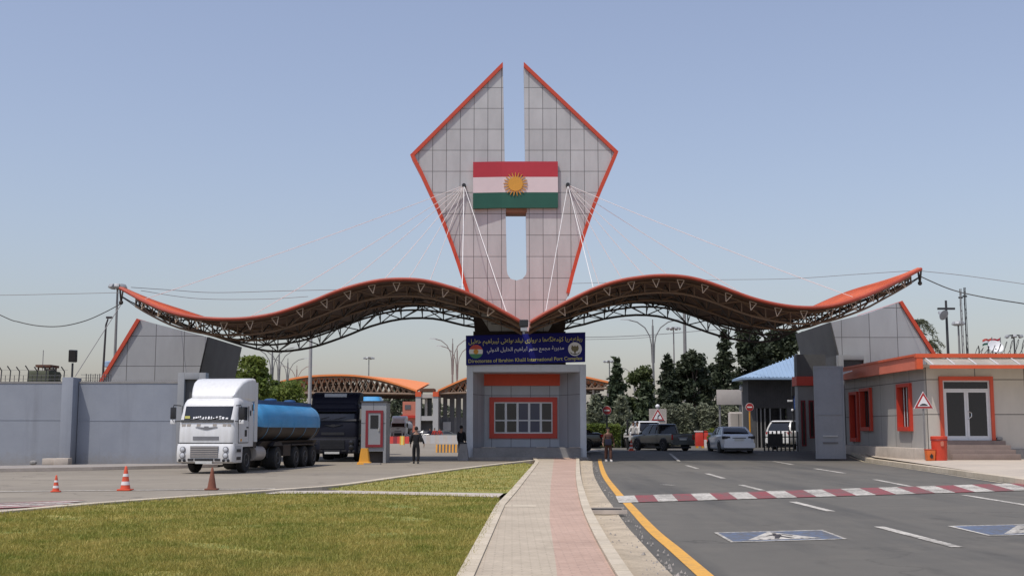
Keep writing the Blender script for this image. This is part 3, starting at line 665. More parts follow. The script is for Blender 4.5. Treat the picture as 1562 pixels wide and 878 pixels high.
def canopy(P, label, side):
    P = [(p.x, p.y) for p in catmull([Vector((x, y, 0)) for x, y in P], 3)]
    n = len(P); tot = abs(P[-1][0]-P[0][0]); st = []; lift = []
    for px, py in P:
        u = abs(px-P[0][0])/tot
        yf = YF+4.2*ss(u, .80, 1.02); yb = YB-6.7*(max(0, u-.80)/.20)**.85
        q = at(px, py, yf); st.append((q.x, q.z, yf, yb)); lift.append(LIFT[side]*ss(u, .72, .88)*(1-.85*ss(u, .88, 1.0)))
    root = thing('wave_canopy', label, 'canopy', (st[n//2][0], 64, 0))
    L = [0]
    for a, c in zip(st, st[1:]): L.append(L[-1]+math.hypot(c[0]-a[0], c[1]-a[1]))
    def S(s):                                       # station at arc length
        s = min(max(s, 0), L[-1])
        for i in range(n-1):
            if L[i+1] >= s: k = (s-L[i])/(L[i+1]-L[i]); return tuple(a+(c-a)*k for a, c in zip(st[i], st[i+1]))
        return st[-1]
    def pt(s, v, dz=0.):
        x, z, f, b_ = S(s); return Vector((x, f+(b_-f)*v, z+dz+v*float(np.interp(s, L, lift))))
    CAN[side] = (pt, L[-1])
    W = 8
    def surf(dz, dzf):
        v = []; f = []
        for (x, z, a, c), l_ in zip(st, lift):
            for k in range(W+1): v.append((x, a+(c-a)*k/W, z+dz+l_*k/W))
        for i in range(n-1):
            for k in range(W): q = i*(W+1)+k; f.append((q, q+1, q+W+2, q+W+1))
        return v, f
    v, f = surf(.07, 0); v2, f2 = surf(.0, 0); o = len(v); mb = MB().add(v+v2, f+[tuple(reversed([i+o for i in q])) for q in f2])
    for i in range(n-1):
        for k in (0, W): q = i*(W+1)+k; mb.f.append((q, q+W+1, o+q+W+1, o+q))
    for k in range(W): mb.f += [(k, k+1, o+k+1, o+k), ((n-1)*(W+1)+k, (n-1)*(W+1)+k+1, o+(n-1)*(W+1)+k+1, o+(n-1)*(W+1)+k)]
    # standing seams of the roof sheets
    for k in range(1, 12):
        mb.path([(x, a+(c-a)*k/12, z+.075+l_*k/12) for (x, z, a, c), l_ in zip(st, lift)], .03, 4)
    mb.build('roof_sheet', 'roof_orange', root, world=True, smooth=50)
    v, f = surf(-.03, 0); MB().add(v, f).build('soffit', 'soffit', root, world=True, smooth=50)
    rim = MB(); rim.path([(x, a-.03, z+.03) for x, z, a, c in st], .085, 8); rim.path([(x, c+.03, z+.02+l_) for (x, z, a, c), l_ in zip(st, lift)], .08, 6)
    rim.build('edge_rim', 'rim_dark', root, world=True, smooth=50)
    step = 1.22; ns = int(L[-1]/step)
    D = lambda s: .56*min(1, .55+.45*min(1, (L[-1]-s)/4))*min(1, .12+.88*max(0, s-.6)/3.2)
    # white hanging V brackets along the front edge
    for i in range(1, ns):
        s = (i+.35)*step; p = pt(s, .012); q = pt(s+.2, .012)-pt(s-.2, .012); q.normalize(); nrm = Vector((-q.z, 0, q.x)); nrm *= 1 if nrm.z > 0 else -1
        a = p+q*.17-nrm*.12; c = p-q*.17-nrm*.12; d = p-nrm*.52
        mb = MB(); mb.tube(a, d, .022, 5); mb.tube(c, d, .022, 5); mb.tube(a, c, .016, 5)
        mb.build('bracket', 'bracket', root, world=True)
    # trusses under the sheet
    for v_, m in ((.10, 'steel_brown'), (.40, 'steel_brown'), (.70, 'steel_dark'), (.985, 'steel_dark')):
        mb = MB(); mb.path([pt(i*step/2, v_, -.09) for i in range(2*ns+1)], .045, 6)
        mb.path([pt(i*step/2, v_, -.09-D(i*step/2)*(1.25 if v_ > .9 else 1)) for i in range(2*ns+1)], .055 if v_ < .9 else .065, 6)
        for i in range(ns+1):
            s = i*step; d = D(s)*(1.25 if v_ > .9 else 1)
            mb.tube(pt(s, v_, -.09), pt(s, v_, -.09-d), .036, 5)
            if i < ns:
                s2 = s+step; d2 = D(s2)*(1.25 if v_ > .9 else 1)
                mb.tube(*((pt(s, v_, -.09), pt(s2, v_, -.09-d2)) if i % 2 else (pt(s, v_, -.09-d), pt(s2, v_, -.09))), .034, 5)
        mb.build('truss', m, root, world=True, smooth=50)
    mb = MB()
    vs_ = (.10, .40, .70, .985)
    for i in range(ns+1):
        for a, c in zip(vs_, vs_[1:]):
            s = i*step; s2 = min(L[-1], s+step)
            mb.tube(pt(s, a, -.09-D(s)), pt(s2, c, -.09-D(s2)*(1.25 if c > .9 else 1)), .03, 4)
            mb.tube(pt(s, a, -.09-D(s)), pt(s, (a+c)/2, -.06), .03, 4); mb.tube(pt(s, c, -.09-D(s)), pt(s, (a+c)/2, -.06), .03, 4)
    mb.build('bracing', 'steel_dark', root, world=True)
    # nose at the tip
    tip = pt(L[-1], 0); mb = MB(); e = pt(L[-1], .5, -.72); f0 = pt(L[-1], 0); f1 = pt(L[-1], 1)
    for k in (f0, f1): mb.tube(k, e, .05, 6)
    mb.ball(e, .12, 8); mb.build('tip_node', 'steel_dark', root, world=True)
    return root
canopy(LP, 'wave shaped orange canopy over the truck lane, left of the tower', 'L')
canopy(RP, 'wave shaped orange canopy over the car lanes, right of the tower', 'R')

# stay cables
def cable(name, a, b_, r, m, label, sag=0.0, n=14, group='stay cables of the gate tower', cat='cable', parent=None):
    a = Vector(a); b_ = Vector(b_); mid_ = (a+b_)/2; mb = MB()
    pts = [a.lerp(b_, i/n)+Vector((0, 0, -4*sag*(i/n)*(1-i/n)))-mid_ for i in range(n+1)]
    o = mb.path(pts, r, 5).build(name, m, smooth=60); o.location = mid_
    return tag(o, label, cat, group)
def by_px(side, px):
    pt, Ln = CAN[side]; best = None
    for i in range(200):
        p = pt(Ln*i/199, .45); d = (p-Vector((0, 0, H))); x = 781+FPX*p.x/(p.y*math.cos(TH)+(p.z-H)*math.sin(TH))
        if best is None or abs(x-px) < best[0]: best = (abs(x-px), i/199)
    return best[1]*Ln
for side, an, lst in (('L', ANCH[0], ((222, .3, 'far outer tip'), (356, .45, 'outer low dip'), (455, .45, 'rising outer slope'), (560, .45, 'outer shoulder'), (610, .45, 'crest'), (650, .45, 'slope inside its crest'))),
                      ('R', ANCH[1], ((1292, .3, 'far outer end'), (1195, .45, 'outer low dip'), (1052, .45, 'falling outer slope'), (1000, .45, 'crest'), (958, .45, 'slope inside its crest'), (918, .45, 'steep inner slope')))):
    pt, Ln = CAN[side]
    for px, v, w in lst:
        s = by_px(side, px)
        cable('stay_cable', an, pt(s, v, .05), .016, 'cable', f"thin stay cable from the tower to the {w} of the {'left' if side == 'L' else 'right'} canopy", .12)
for side, an, px, w, r in (('L', ANCH[0], 706, 'white upright stay rod from the left anchor to the canopy edge', .02), ('L', ANCH[0], 773, 'white slanting stay cable across the left half of the tower face', .015), ('R', ANCH[1], 833, 'white slanting stay cable crossing the right half of the tower face', .014), ('R', ANCH[1], 906, 'pale steep stay cable beside the right edge of the tower', .016)):
    pt, Ln = CAN[side]
    best = min(range(300), key=lambda i: abs(781+FPX*pt(Ln*i/299, .02).x/(pt(Ln*i/299, .02).y*math.cos(TH)+(pt(Ln*i/299, .02).z-H)*math.sin(TH))-px))
    cable('stay_cable', an, pt(Ln*best/299, .02, .1), r, 'cable_white', w, 0)

# ================================================================== BOOTH UNDER THE TOWER
BY = 62.0
bo = thing('guard_booth', 'grey booth with recessed wide window and orange band under the tower', 'booth', (at(798, 690, BY).x, BY, 0))
X = lambda px, Y=BY: at(px, 640, Y).x
Z = lambda py, Y=BY: at(781, py, Y).z
def bw(mb, name, m, **k): return mb.build(name, m, bo, world=True, **k)
zt = Z(555.5)
bw(MB().bx(X(711.5), X(721.5), BY, BY+5.5, 0, zt).bx(X(885), X(894.5), BY, BY+5.5, 0, zt).bx(X(721.5), X(885), BY, BY+5.5, Z(567), zt), 'portal_frame', 'booth_frame', bevel=.02)
BB = BY+2.3
xl, xr = at(739, 640, BB).x, at(853, 640, BB).x
mb = MB(); zc = Z(567)
mb.add([(X(721.5), BY+.1, .2), (xl, BB, .2), (xl, BB, zc), (X(721.5), BY+.1, zc)], [(0, 1, 2, 3)]); mb.add([(X(885), BY+.1, .2), (xr, BB, .2), (xr, BB, zc), (X(885), BY+.1, zc)], [(3, 2, 1, 0)])
zb = lambda py: at(781, py, BB).z
mb.bx(xl-.4, xr+.4, BB, BB+.25, .2, zb(588))
bw(mb, 'recess_wall', 'booth_grey')
bw(MB().bx(xl-.1, xr+.1, BB-.1, BB+.2, zb(588)+.003, zc), 'orange_band', 'booth_orange')
wx0, wx1, wz0, wz1 = at(746.5, 640, BB).x, at(850, 640, BB).x, zb(668), zb(605.5); fwid = .26
w_ = bw(MB().bx(wx0, wx1, BB-.12, BB-.003, wz0, wz0+fwid).bx(wx0, wx1, BB-.12, BB-.003, wz1-fwid, wz1).bx(wx0, wx0+fwid, BB-.12, BB-.003, wz0+fwid, wz1-fwid).bx(wx1-fwid, wx1, BB-.12, BB-.003, wz0+fwid, wz1-fwid), 'window', 'window_red')
mb = MB(); a, c = wx0+fwid, wx1-fwid; d, e = wz0+fwid, wz1-fwid
for i in range(6):
    x = a+(c-a)*i/5; mb.bx(max(a, x-.06), min(c, x+.06), BB-.09, BB-.004, d, e)
zm = d+(e-d)*.42
for i in range(5):
    xa = a+(c-a)*i/5+.06; xb = a+(c-a)*(i+1)/5-.06
    for z in (d, e-.07, zm-.045): mb.bx(xa, xb, BB-.088, BB-.006, z, z+.07)
f_ = mb.build('frame', 'white_frame'); f_.parent = w_; f_.data.transform(Matrix.Translation(-bo.location))
for i in range(5):
    xa = a+(c-a)*i/5+.06; xb = a+(c-a)*(i+1)/5-.06
    p_ = MB().bx(xa, xb, BB-.05, BB-.03, d+.07, e-.07).build('pane', 'glass_blue' if i in (2, 3) else 'glass_dark'); p_.parent = w_; p_.data.transform(Matrix.Translation(-bo.location))
bw(MB().bx(X(721.5)+.003, X(885)-.003, BY-.25, BB+.2, -.02, .62), 'plinth', 'concrete_grey')
for a_, c_ in ((735, 756), (818, 834), (868, 884.5)): bw(MB().bx(X(a_), X(c_), BY-.28, BY-.1, .623, .655), 'sunlit_sill_patch', 'concrete_light')  # sun patches along the plinth top, put in as pale slabs
bw(MB().bx(X(706), X(895), BY-.6, BY-.02, -.02, .14), 'step', 'concrete')
# dark core above the booth, carrying the tower between the canopies
zs = Z(507)
bw(MB().bx(X(721), X(864), BY+.35, BY+5.4, zt-.01, zs+.1).hexa([(X(723), BY+.7, zs+.1), (X(862), BY+.7, zs+.1), (X(862), BY+8, zs+.1), (X(723), BY+8, zs+.1)], [(X(720), BY+.7, Z(474)), (X(866), BY+.7, Z(474)), (X(866), BY+8, Z(474)), (X(720), BY+8, Z(474))]), 'core', 'core_brown')
# lamp hanging at the V of the canopies
t = thing('floodlight', 'small floodlight box hanging at the meeting point of both canopies', 'lamp', at(799, 493, 55.9))
MB().box((0, 0, 0), (.42, .3, .34)).build('housing', 'black_metal', t, bevel=.03); MB().box((0, -.02, -.28), (.3, .22, .16)).tube((0, 0, -.17), (0, 0, -.5), .05, 8).build('bracket', 'lamp_head', t)
MB().box((0, -.155, 0), (.34, .02, .26)).build('lens', 'glass_dark', t)

# sign board
sx0, sx1 = 710.5, 893; SY = BY-.22
sg = thing('sign_board', 'navy blue name board with three lines of writing over the booth', 'sign', (at((sx0+sx1)/2, 530, SY).x, SY, at(0, 531, SY).z), R(0))
c = [at(sx0+.3, 556.5, SY), at(sx1-.3, 551.5, SY), at(sx1, 506.3, SY), at(sx0, 511.5, SY)]; L0 = sg.location
ring = [(p.x-L0[0], 0, p.z-L0[2]) for p in c]
MB().hexa(ring, [(x, .2, z) for x, y, z in ring]).build('board', 'sign_navy', sg, bevel=.012)
tilt = math.atan2(ring[1][2]-ring[0][2], ring[1][0]-ring[0][0])
AR = {'ا': ('FE8D', 'FE8E'), 'ب': ('FE8F', 'FE90', 'FE91', 'FE92'), 'ت': ('FE95', 'FE96', 'FE97', 'FE98'), 'ج': ('FE9D', 'FE9E', 'FE9F', 'FEA0'), 'خ': ('FEA5', 'FEA6', 'FEA7', 'FEA8'),
      'د': ('FEA9', 'FEAA'), 'ر': ('FEAD', 'FEAE'), 'ز': ('FEAF', 'FEB0'), 'ع': ('FEC9', 'FECA', 'FECB', 'FECC'), 'ل': ('FEDD', 'FEDE', 'FEDF', 'FEE0'), 'م': ('FEE1', 'FEE2', 'FEE3', 'FEE4'),
      'ن': ('FEE5', 'FEE6', 'FEE7', 'FEE8'), 'ه': ('FEE9', 'FEEA', 'FEEB', 'FEEC'), 'و': ('FEED', 'FEEE'), 'ي': ('FEF1', 'FEF2', 'FEF3', 'FEF4'), 'ی': ('FBFC', 'FBFD', 'FBFE', 'FBFF'),
      'ێ': ('FBFC', 'FBFD', 'FBFE', 'FBFF'), 'ئ': ('FE89', 'FE8A', 'FE8B', 'FE8C'), 'ة': ('FE93', 'FE94'), 'ە': ('FEE9', 'FEEA'), 'ڤ': ('FB6A', 'FB6B', 'FB6C', 'FB6D'), 'ک': ('FB8E', 'FB8F', 'FB90', 'FB91'),
      'گ': ('FB92', 'FB93', 'FB94', 'FB95'), 'ۆ': ('FBD9', 'FBDA')}
def shape(s):
    out = []
    for i, ch in enumerate(s):
        if ch not in AR: out.append(ch); continue
        f = AR[ch]; pv = i > 0 and s[i-1] in AR and len(AR[s[i-1]]) == 4; nx = len(f) == 4 and i+1 < len(s) and s[i+1] in AR
        out.append(chr(int(f[(3 if nx else 1) if pv else (2 if nx else 0)], 16)))
    return ''.join(reversed(out))
ky = 1/29.0
def sign_line(txt, m, px0, px1, py, h):
    p = at((px0+px1)/2, py, SY); o = text_mesh(txt, 1, m, 'lettering', sg, (p.x-L0[0], -.006, p.z-L0[2]), (px1-px0)*ky, (PI/2, 0, 0), .005, h)
    o.rotation_euler = (PI/2, -tilt, 0); return o
o = sign_line(shape('رێڤەبەریا کۆمەلگەها دەروازێ نێڤدەولەتی ئیبراهیم خەلیل'), 'sign_yellow', 715, 888, 519.5, .40)
sign_line(shape('مديرية مجمع معبر ابراهيم الخليل الدولي'), 'sign_white', 743, 860, 533, .33)
sign_line('Directorate of Ibrahim Khalil International Port Complex', 'sign_yellow', 715, 888, 549, .25)
def disc(parent, p, r, m, name, y0, y1, n=28, half=None):
    pts = [(p[0]+r*math.cos(2*PI*i/n), p[1]+r*math.sin(2*PI*i/n)) for i in range(n)]
    if half: pts = [(x, min(max(z, p[1]+half[0]*r), p[1]+half[1]*r)) for x, z in pts]; pts = [q for i, q in enumerate(pts) if q != pts[i-1]]
    return MB().prism_y(pts, y0, y1).build(name, m, parent)
q = at(726, 536, SY); e = (q.x-L0[0], q.z-L0[2])
for nm, m, h in (('emblem_red', 'disc_red', (.33, 1)), ('emblem_white', 'sign_white', (-.33, .33)), ('emblem_green', 'disc_green', (-1, -.33))): disc(sg, e, .36, m, nm, -.022, -.004, 40, h)
disc(sg, e, .13, 'flag_yellow', 'emblem_sun', -.034, -.02)
q = at(877, 532, SY); e = (q.x-L0[0], q.z-L0[2]); disc(sg, e, .36, 'sign_white', 'emblem_disc', -.022, -.004)
eg = [(0, .2), (.05, .12), (.16, .2), (.2, .02), (.14, -.1), (.06, -.12), (.04, -.22), (-.04, -.22), (-.06, -.12), (-.14, -.1), (-.2, .02), (-.16, .2), (-.05, .12)]
MB().prism_y([(e[0]+x, e[1]+z) for x, z in eg], -.034, -.02).build('emblem_bird', 'emblem_olive', sg)
MB().prism_y([(e[0]+x, e[1]+z) for x, z in [(-.27, -.14), (-.12, -.24), (.12, -.24), (.27, -.14), (.2, -.25), (0, -.31), (-.2, -.25)]], -.034, -.02).build('emblem_scroll', 'pole_dark', sg)

# ================================================================== PYLON BUILDINGS
def pylon(label, front, Y0, Y1, inner_left, rim, parts_):
    """front: outline in px at depth Y0 (apex leans outward); inner face runs back to Y1"""
    poly = [xz(x, y, Y0) for x, y in front]
    root = thing('gate_pylon', label, 'pylon', (sum(p[0] for p in poly)/len(poly), Y0, 0))
    poly = [(x, max(z, -.02)) for x, z in poly]
    MB().prism_y(poly, Y0, Y1).build('wall', 'pylon_panel', root, world=True)
    P = [xz(x, y, Y0) for x, y in rim]; A, B = ribbon(P, .10, .10); mb = MB()
    for i in range(len(P)-1):
        q = [A[i], A[i+1], B[i+1], B[i]]; mb.hexa([(p.x, Y0-.15, p.y) for p in q], [(p.x, Y1+.1, p.y) for p in q])
    mb.build('edge_rim', 'rim_orange', root, world=True)
    return root
pL = pylon('grey panelled pylon with sloping orange edge behind the left wall', [(100, 672), (212, 487), (262, 500), (316, 513.5), (303, 570), (292, 672)], 66.5, 75, None, [(100, 672), (212, 487)], None)
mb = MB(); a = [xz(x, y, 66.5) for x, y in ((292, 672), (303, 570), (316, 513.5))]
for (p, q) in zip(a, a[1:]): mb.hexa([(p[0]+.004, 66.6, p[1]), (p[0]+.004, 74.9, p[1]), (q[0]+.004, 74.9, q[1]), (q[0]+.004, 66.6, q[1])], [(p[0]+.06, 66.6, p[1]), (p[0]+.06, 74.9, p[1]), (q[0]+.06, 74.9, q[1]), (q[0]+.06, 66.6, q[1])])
mb.build('lane_side_shade', 'pylon_dark', pL, world=True)  # thin dark sheet that paints the canopy's shade on the lane face
pR = pylon('grey panelled pylon with sloping orange edge behind the right office', [(1296, 672), (1280, 541), (1268, 491), (1320, 479), (1373, 460), (1478, 625), (1478, 672)], 67.5, 76, None, [(1373, 460), (1478, 625)], None)
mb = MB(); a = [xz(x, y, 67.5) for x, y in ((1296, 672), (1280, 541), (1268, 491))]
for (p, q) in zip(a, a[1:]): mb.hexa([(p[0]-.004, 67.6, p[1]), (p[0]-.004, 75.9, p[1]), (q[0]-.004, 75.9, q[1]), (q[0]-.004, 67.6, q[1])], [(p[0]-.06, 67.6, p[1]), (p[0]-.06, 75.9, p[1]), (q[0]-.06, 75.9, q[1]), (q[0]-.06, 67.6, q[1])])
mb.build('lane_side_shade', 'pylon_dark', pR, world=True)  # right pylon: lane face shade painted in by the same dark sheet
def portal(px0, px1, py0, Y, label, zf):
    x0, x1 = at(px0, 600, Y).x, at(px1, 600, Y).x; z1 = at(781, py0, Y).z; t = thing('gate_portal', label, 'portal', ((x0+x1)/2, Y, zf)); w = .28; h = (x1-x0)/2; z1 -= zf
    MB().bx(-h, -h+w, 0, .5, 0, z1).bx(h-w, h, 0, .5, 0, z1).bx(-h+w, h-w, 0, .5, z1-w, z1).build('frame', 'kiosk_grey', t, bevel=.01)
    MB().bx(-h+w, h-w, .2, .25, 0, z1-w).build('door', 'pylon_dark', t)
portal(270.5, 313, 568, 50.25, 'grey square portal frame behind the white truck cab', 0)
portal(1281, 1327, 541, 66.9, 'grey square portal frame above the office roof', .35)
# guard room under the right pylon
gr = thing('gate_room', 'low grey room with red fascia and dark red windows under the pylon', 'building', (at(1232, 680, 68).x, 68, gz(16, 68)))
x0, x1 = at(1218, 640, 68).x-gr.location.x, at(1262, 640, 68).x-gr.location.x; zz = lambda py: at(781, py, 68).z-gr.location.z
MB().bx(x0, x1, 0, .7, 0, zz(588)).build('wall', 'kiosk_grey', gr); MB().bx(x0-.12, x1, -.3, .8, zz(588)+.003, zz(574)).build('fascia', 'window_red', gr); MB().bx(x0, x1, 0, .7, zz(574)+.003, zz(540)).build('parapet', 'pylon_dark', gr)
for a, c, d in ((1222, 1229, 680), (1234, 1242, 668)):
    f = MB().bx(at(a, 640, 68).x-gr.location.x, at(c, 640, 68).x-gr.location.x, -.06, .1, zz(d), zz(610)).build('window', 'kiosk_red', gr)
    MB().bx(at(a, 640, 68).x-gr.location.x+.07, at(c, 640, 68).x-gr.location.x-.07, -.068, -.05, zz(d)+.08, zz(610)-.08).build('pane', 'glass_dark', f)
# ================================================================== LEFT SIDE: WALL
WY = 50.6
Xw = lambda px, Y=WY: at(px, 650, Y).x
Zw = lambda py, Y=WY: at(781, py, Y).z
wl = thing('perimeter_wall', 'long blue grey concrete perimeter wall with picket posts along its top', 'wall', (Xw(60), WY, 0))
wx0, wx1, wz = -34, Xw(273), Zw(584.5)
def ww(mb, n, m, **k): return mb.build(n, m, wl, world=True, **k)
ww(MB().bx(wx0, Xw(99), WY, WY+.3, -.1, wz).bx(Xw(118), wx1, WY, WY+.3, -.1, wz), 'wall_panel', 'wall_blue')
ww(MB().bx(wx0, Xw(99), WY-.02, WY+.34, wz+.003, wz+.08).bx(Xw(118), wx1, WY-.02, WY+.34, wz+.003, wz+.08), 'coping', 'concrete_grey')
ww(MB().bx(wx0, Xw(99), WY-.012, WY-.001, Zw(640)-.015, Zw(640)+.015).bx(Xw(118), wx1, WY-.012, WY-.001, Zw(641)-.015, Zw(641)+.015), 'joint_band', 'wall_blue')
ww(MB().bx(Xw(100), Xw(117), WY-.62, WY+.34, -.1, wz+.24), 'pillar', 'wall_blue', bevel=.02)
ww(MB().bx(Xw(77), Xw(98), WY-.75, WY-.2, .1, .36).bx(Xw(99), Xw(121), WY-1.1, WY-.64, .1, .38), 'footing_block', 'concrete_light', bevel=.03)
ww(MB().ball((Xw(62), WY-.6, .18), .13, 8, (1.3, 1, .8)), 'footing_stone', 'concrete_grey')
mb = MB(); mw = MB()
for i in range(46):                                 # thin pickets and bent razor-wire brackets on the coping
    px = -60+i*6.9
    if 92 < px < 124: continue
    x = Xw(px); z0 = wz+.08
    if 120 < px < 165: mb.tube((x, WY+.15, z0), (x, WY+.15, z0+.34), .018, 4); mb.tube((x+.1, WY+.15, z0), (x+.1, WY+.15, z0+.32), .014, 4)
    elif px > 165: continue
    elif i % 2 == 0:
        h = .62+.12*random.random(); mb.path([(x, WY+.15, z0), (x+.02, WY+.15, z0+h*.7), (x-.06, WY-.02, z0+h)], .025, 4)
    else: mb.tube((x, WY+.15, z0), (x, WY+.15, z0+.28), .014, 4)
ww(mb, 'wire_posts', 'pole_dark')
for z in (.12, .27, .5): mw.tube((wx0, WY+.14, wz+.08+z), (Xw(98), WY+.14, wz+.08+z), .008, 4)
for z in (.30, .17): mw.tube((Xw(118), WY+.15, wz+.08+z), (Xw(160), WY+.15, wz+.08+z), .012, 4)
ww(mw, 'wire_strands', 'wire_grey')
for i in range(1):
    mb = MB(); x0, x1 = Xw(118), Xw(272)
    for k in range(60):
        x = x0+(x1-x0)*k/60; mb.tube((x, WY+.15, wz+.08), (x+.05, WY+.15, wz+.18), .008, 4)
    ww(mb, 'spikes', 'wire_grey')
# floodlight on the wall pillar
t = thing('floodlight', 'black rectangular floodlight on a short post above the wall pillar', 'lamp', (Xw(108.5), WY-.15, wz+.24))
k = 50.6/1800
MB().tube((0, 0, 0), (0, 0, .62), .045, 8).build('post', 'pole_dark', t); MB().box((.02, -.05, .92), (.34, .16, .52), mtx=TX(.02, -.05, .92) @ Matrix.Rotation(.15, 4, 'X') @ Matrix.Rotation(.05, 4, 'Y')).build('housing', 'black_metal', t, bevel=.03)
MB().box((0, 0, 0), (.27, .02, .43), mtx=TX(.02, -.14, .92) @ Matrix.Rotation(.15, 4, 'X')).build('lens', 'glass_dark', t)
# watch post above the wall
Yg = 57; t = thing('watch_post', 'small olive green watch post with rusty roof looking over the wall', 'watchtower', (at(67, 600, Yg).x, Yg, 0))
zg = lambda py: at(781, py, Yg).z; h = (at(84, 600, Yg).x-at(50, 600, Yg).x)/2
for sx in (-1, 1):
    for sy in (-1, 1): MB().bx(sx*h*.8-.08, sx*h*.8+.08, sy*.6-.08, sy*.6+.08, 0, zg(590)).build('leg', 'pole_dark', t)
pts = [(h*random.uniform(.92, 1.04)*math.cos(a), .8*math.sin(a)) for a in [2*PI*i/20 for i in range(20)]]
mb = MB(); zz_ = zg(590); zt_ = zg(566)
mb.loft([[Vector((math.copysign(min(h, abs(h*1.3*math.cos(2*PI*i/24))), math.cos(2*PI*i/24))*q, math.copysign(min(.8, abs(1.1*math.sin(2*PI*i/24))), math.sin(2*PI*i/24))*q, z)) for i in range(24)] for z, q in ((zz_, .98), (zz_+.2, 1.04), (zz_+.4, .98), (zt_-.15, 1.03), (zt_, .93))])
mb.build('parapet', 'olive', t, smooth=50)
a, c = at(59, 640, Yg).x-t.location.x, at(78, 640, Yg).x-t.location.x
mb = MB()
for x in (a, c-.06):
    for y in (-.4, .4): mb.bx(x, x+.06, y-.03, y+.03, zt_-.1, zg(560))
mb.build('roof_posts', 'rust', t); MB().bx(a-.06, c+.06, -.55, .55, zg(560.5)+.003, zg(556.8)).build('roof', 'rust', t); MB().bx(a+.05, c-.05, .3, .34, zt_-.1, zg(561.5)).build('back_screen', 'far_dark', t)
MB().tube((a-.05, .3, zt_-.2), (a-.05, .3, zg(533)), .018, 5).build('aerial', 'wire_grey', t)
# street lamp with single head and tall floodlight mast behind the wall
t = thing('street_lamp', 'thin dark lamp post with one small head behind the left pylon', 'street lamp', (at(156, 600, 78).x, 78, 0))
zq = lambda py, Y: at(781, py, Y).z
MB().path([(0, 0, 0), (0, 0, zq(560, 78)), (.06, 0, zq(495, 78)), (.18, 0, zq(486, 78))], .09, 8, .05).build('post', 'pole_dark', t, smooth=50); MB().box((.27, 0, zq(484, 78)), (.42, .22, .14)).build('lamp_head', 'pole_dark', t, bevel=.03)
def mast(px, ytop, Y, label, n=6, r=.9, m='pole', head='lamp_head', zb=0):
    p = at(px, 600, Y); zt = at(781, ytop, Y).z-zb
    t = thing('floodlight_mast', label, 'lamp mast', (p.x, Y, zb), group='floodlight masts behind the gate')
    MB().tube((0, 0, 0), (0, 0, zt-.3), .19, 8, .09).build('pole', m, t, smooth=50)
    MB().lathe([(.12, 0), (r*.8, .05), (r*.8, .12), (.12, .2)], TX(0, 0, zt-.35), 12).build('ring', m, t)
    for i in range(n):
        a = 2*PI*(i+.25)/n; MB().box((0, 0, 0), (.42, .3, .34), mtx=TX(r*math.cos(a), r*math.sin(a), zt-.42) @ Matrix.Rotation(a+PI/2, 4, 'Z') @ Matrix.Rotation(-.5, 4, 'X')).build('lamp', head, t, bevel=.03)
    return t
mast(173, 430, 105, 'tall floodlight mast with ring of lamps left of the wave canopy', 8, .62, 'pole')
mast(562, 543, 240, 'distant floodlight mast above the arched customs roof', 6, 1.0, 'pole')
mast(1029, 497, 190, 'floodlight mast with round head above the dark conifers', 8, 1.05, 'pole')
mast(930, 548, 230, 'small floodlight mast just right of the booth, over the hedge trees', 8, 1.05, 'pole')
mast(1466.5, 487, 120, 'floodlight mast with one round head above the office roof', 8, .45, 'pole')
mast(1551, 508, 150, 'floodlight mast with wide flat head at the right edge', 6, .95, 'pole_dark')
# plain tall posts
def post(px, y0, Y, r, label, m='pole_light', zb=0):
    p = at(px, 600, Y); o = MB().tube((0, 0, 0), (0, 0, at(781, y0, Y).z-zb), r*1.25, 8, r).build('pole', m, smooth=50); o.location = (p.x, Y, zb)
    return tag(o, label, 'pole')
post(472.5, 508, 88, .12, 'pale steel pole standing behind the blue tank trailer')
post(1046, 470, 150, .20, 'plain tall steel pole rising from the trees behind the car lanes', 'pole', .35)
post(867-2, 560, 260, .1, 'thin distant pole right behind the booth') if False else None
# blue awning scrap beside left pylon
t = thing('blue_tank', 'small blue rooftop water tank peeping out beside the left pylon edge', 'tank', (at(168, 560, 80).x, 80, 0))
MB().tube((0, 0, 0), (0, 0, zq(560, 80)), .06, 6).build('stand', 'pole_dark', t); MB().lathe([(.2, 0), (.45, .05), (.45, .35), (.2, .42)], TX(-.05, 0, zq(560, 80)), 14).build('tank', 'blue_roof', t, smooth=40)

# ================================================================== WIRES
def wire(pts, r, m, label):
    P = catmull(pts, 8); c_ = sum(P, Vector())/len(P); o = MB().path([p-c_ for p in P], r, 5).build('overhead_wire', m, smooth=60); o.location = c_
    return tag(o, label, 'wire', 'overhead wires around the gate')
tipL = at(186, 462, 61.5); tipR = at(1403, 421, 61.6)
wire([at(-120, 420, 60), at(0, 480, 60), at(30, 491, 60), at(62, 497, 60), at(95, 497, 60), at(130, 489, 60.5), at(160, 476, 61), tipL], .026, 'wire', 'thick sagging black cable from the left edge to the canopy tip')
wire([at(-60, 449.5, 64), at(0, 450, 64), at(100, 448, 64), at(183, 446, 64)], .016, 'wire_grey', 'thin straight wire reaching the left canopy tip')
wire([at(200, 438, 63), at(260, 442, 66), at(330, 446, 68), at(450, 443, 70), at(600, 440, 70)], .016, 'wire_grey', 'thin wire running above the left canopy dip')
wire([at(215, 443, 63), at(300, 455, 66), at(400, 456, 68), at(470, 452, 69)], .014, 'wire_grey', 'lower thin wire above the left canopy dip')
wire([at(115, 573, 58), at(150, 518, 60), tipL], .020, 'wire_grey', 'stay wire slanting from the wall pillar up to the canopy tip')
wire([tipR, at(1450, 441, 61), at(1500, 453, 60), at(1562, 463, 60), at(1660, 478, 60)], .030, 'wire', 'thick black cable from the right canopy tip to the right edge')
wire([at(1403, 413, 64), at(1470, 420, 64), at(1562, 433, 64), at(1660, 448, 64)], .017, 'wire_grey', 'thin upper wire from the right canopy tip to the right edge')
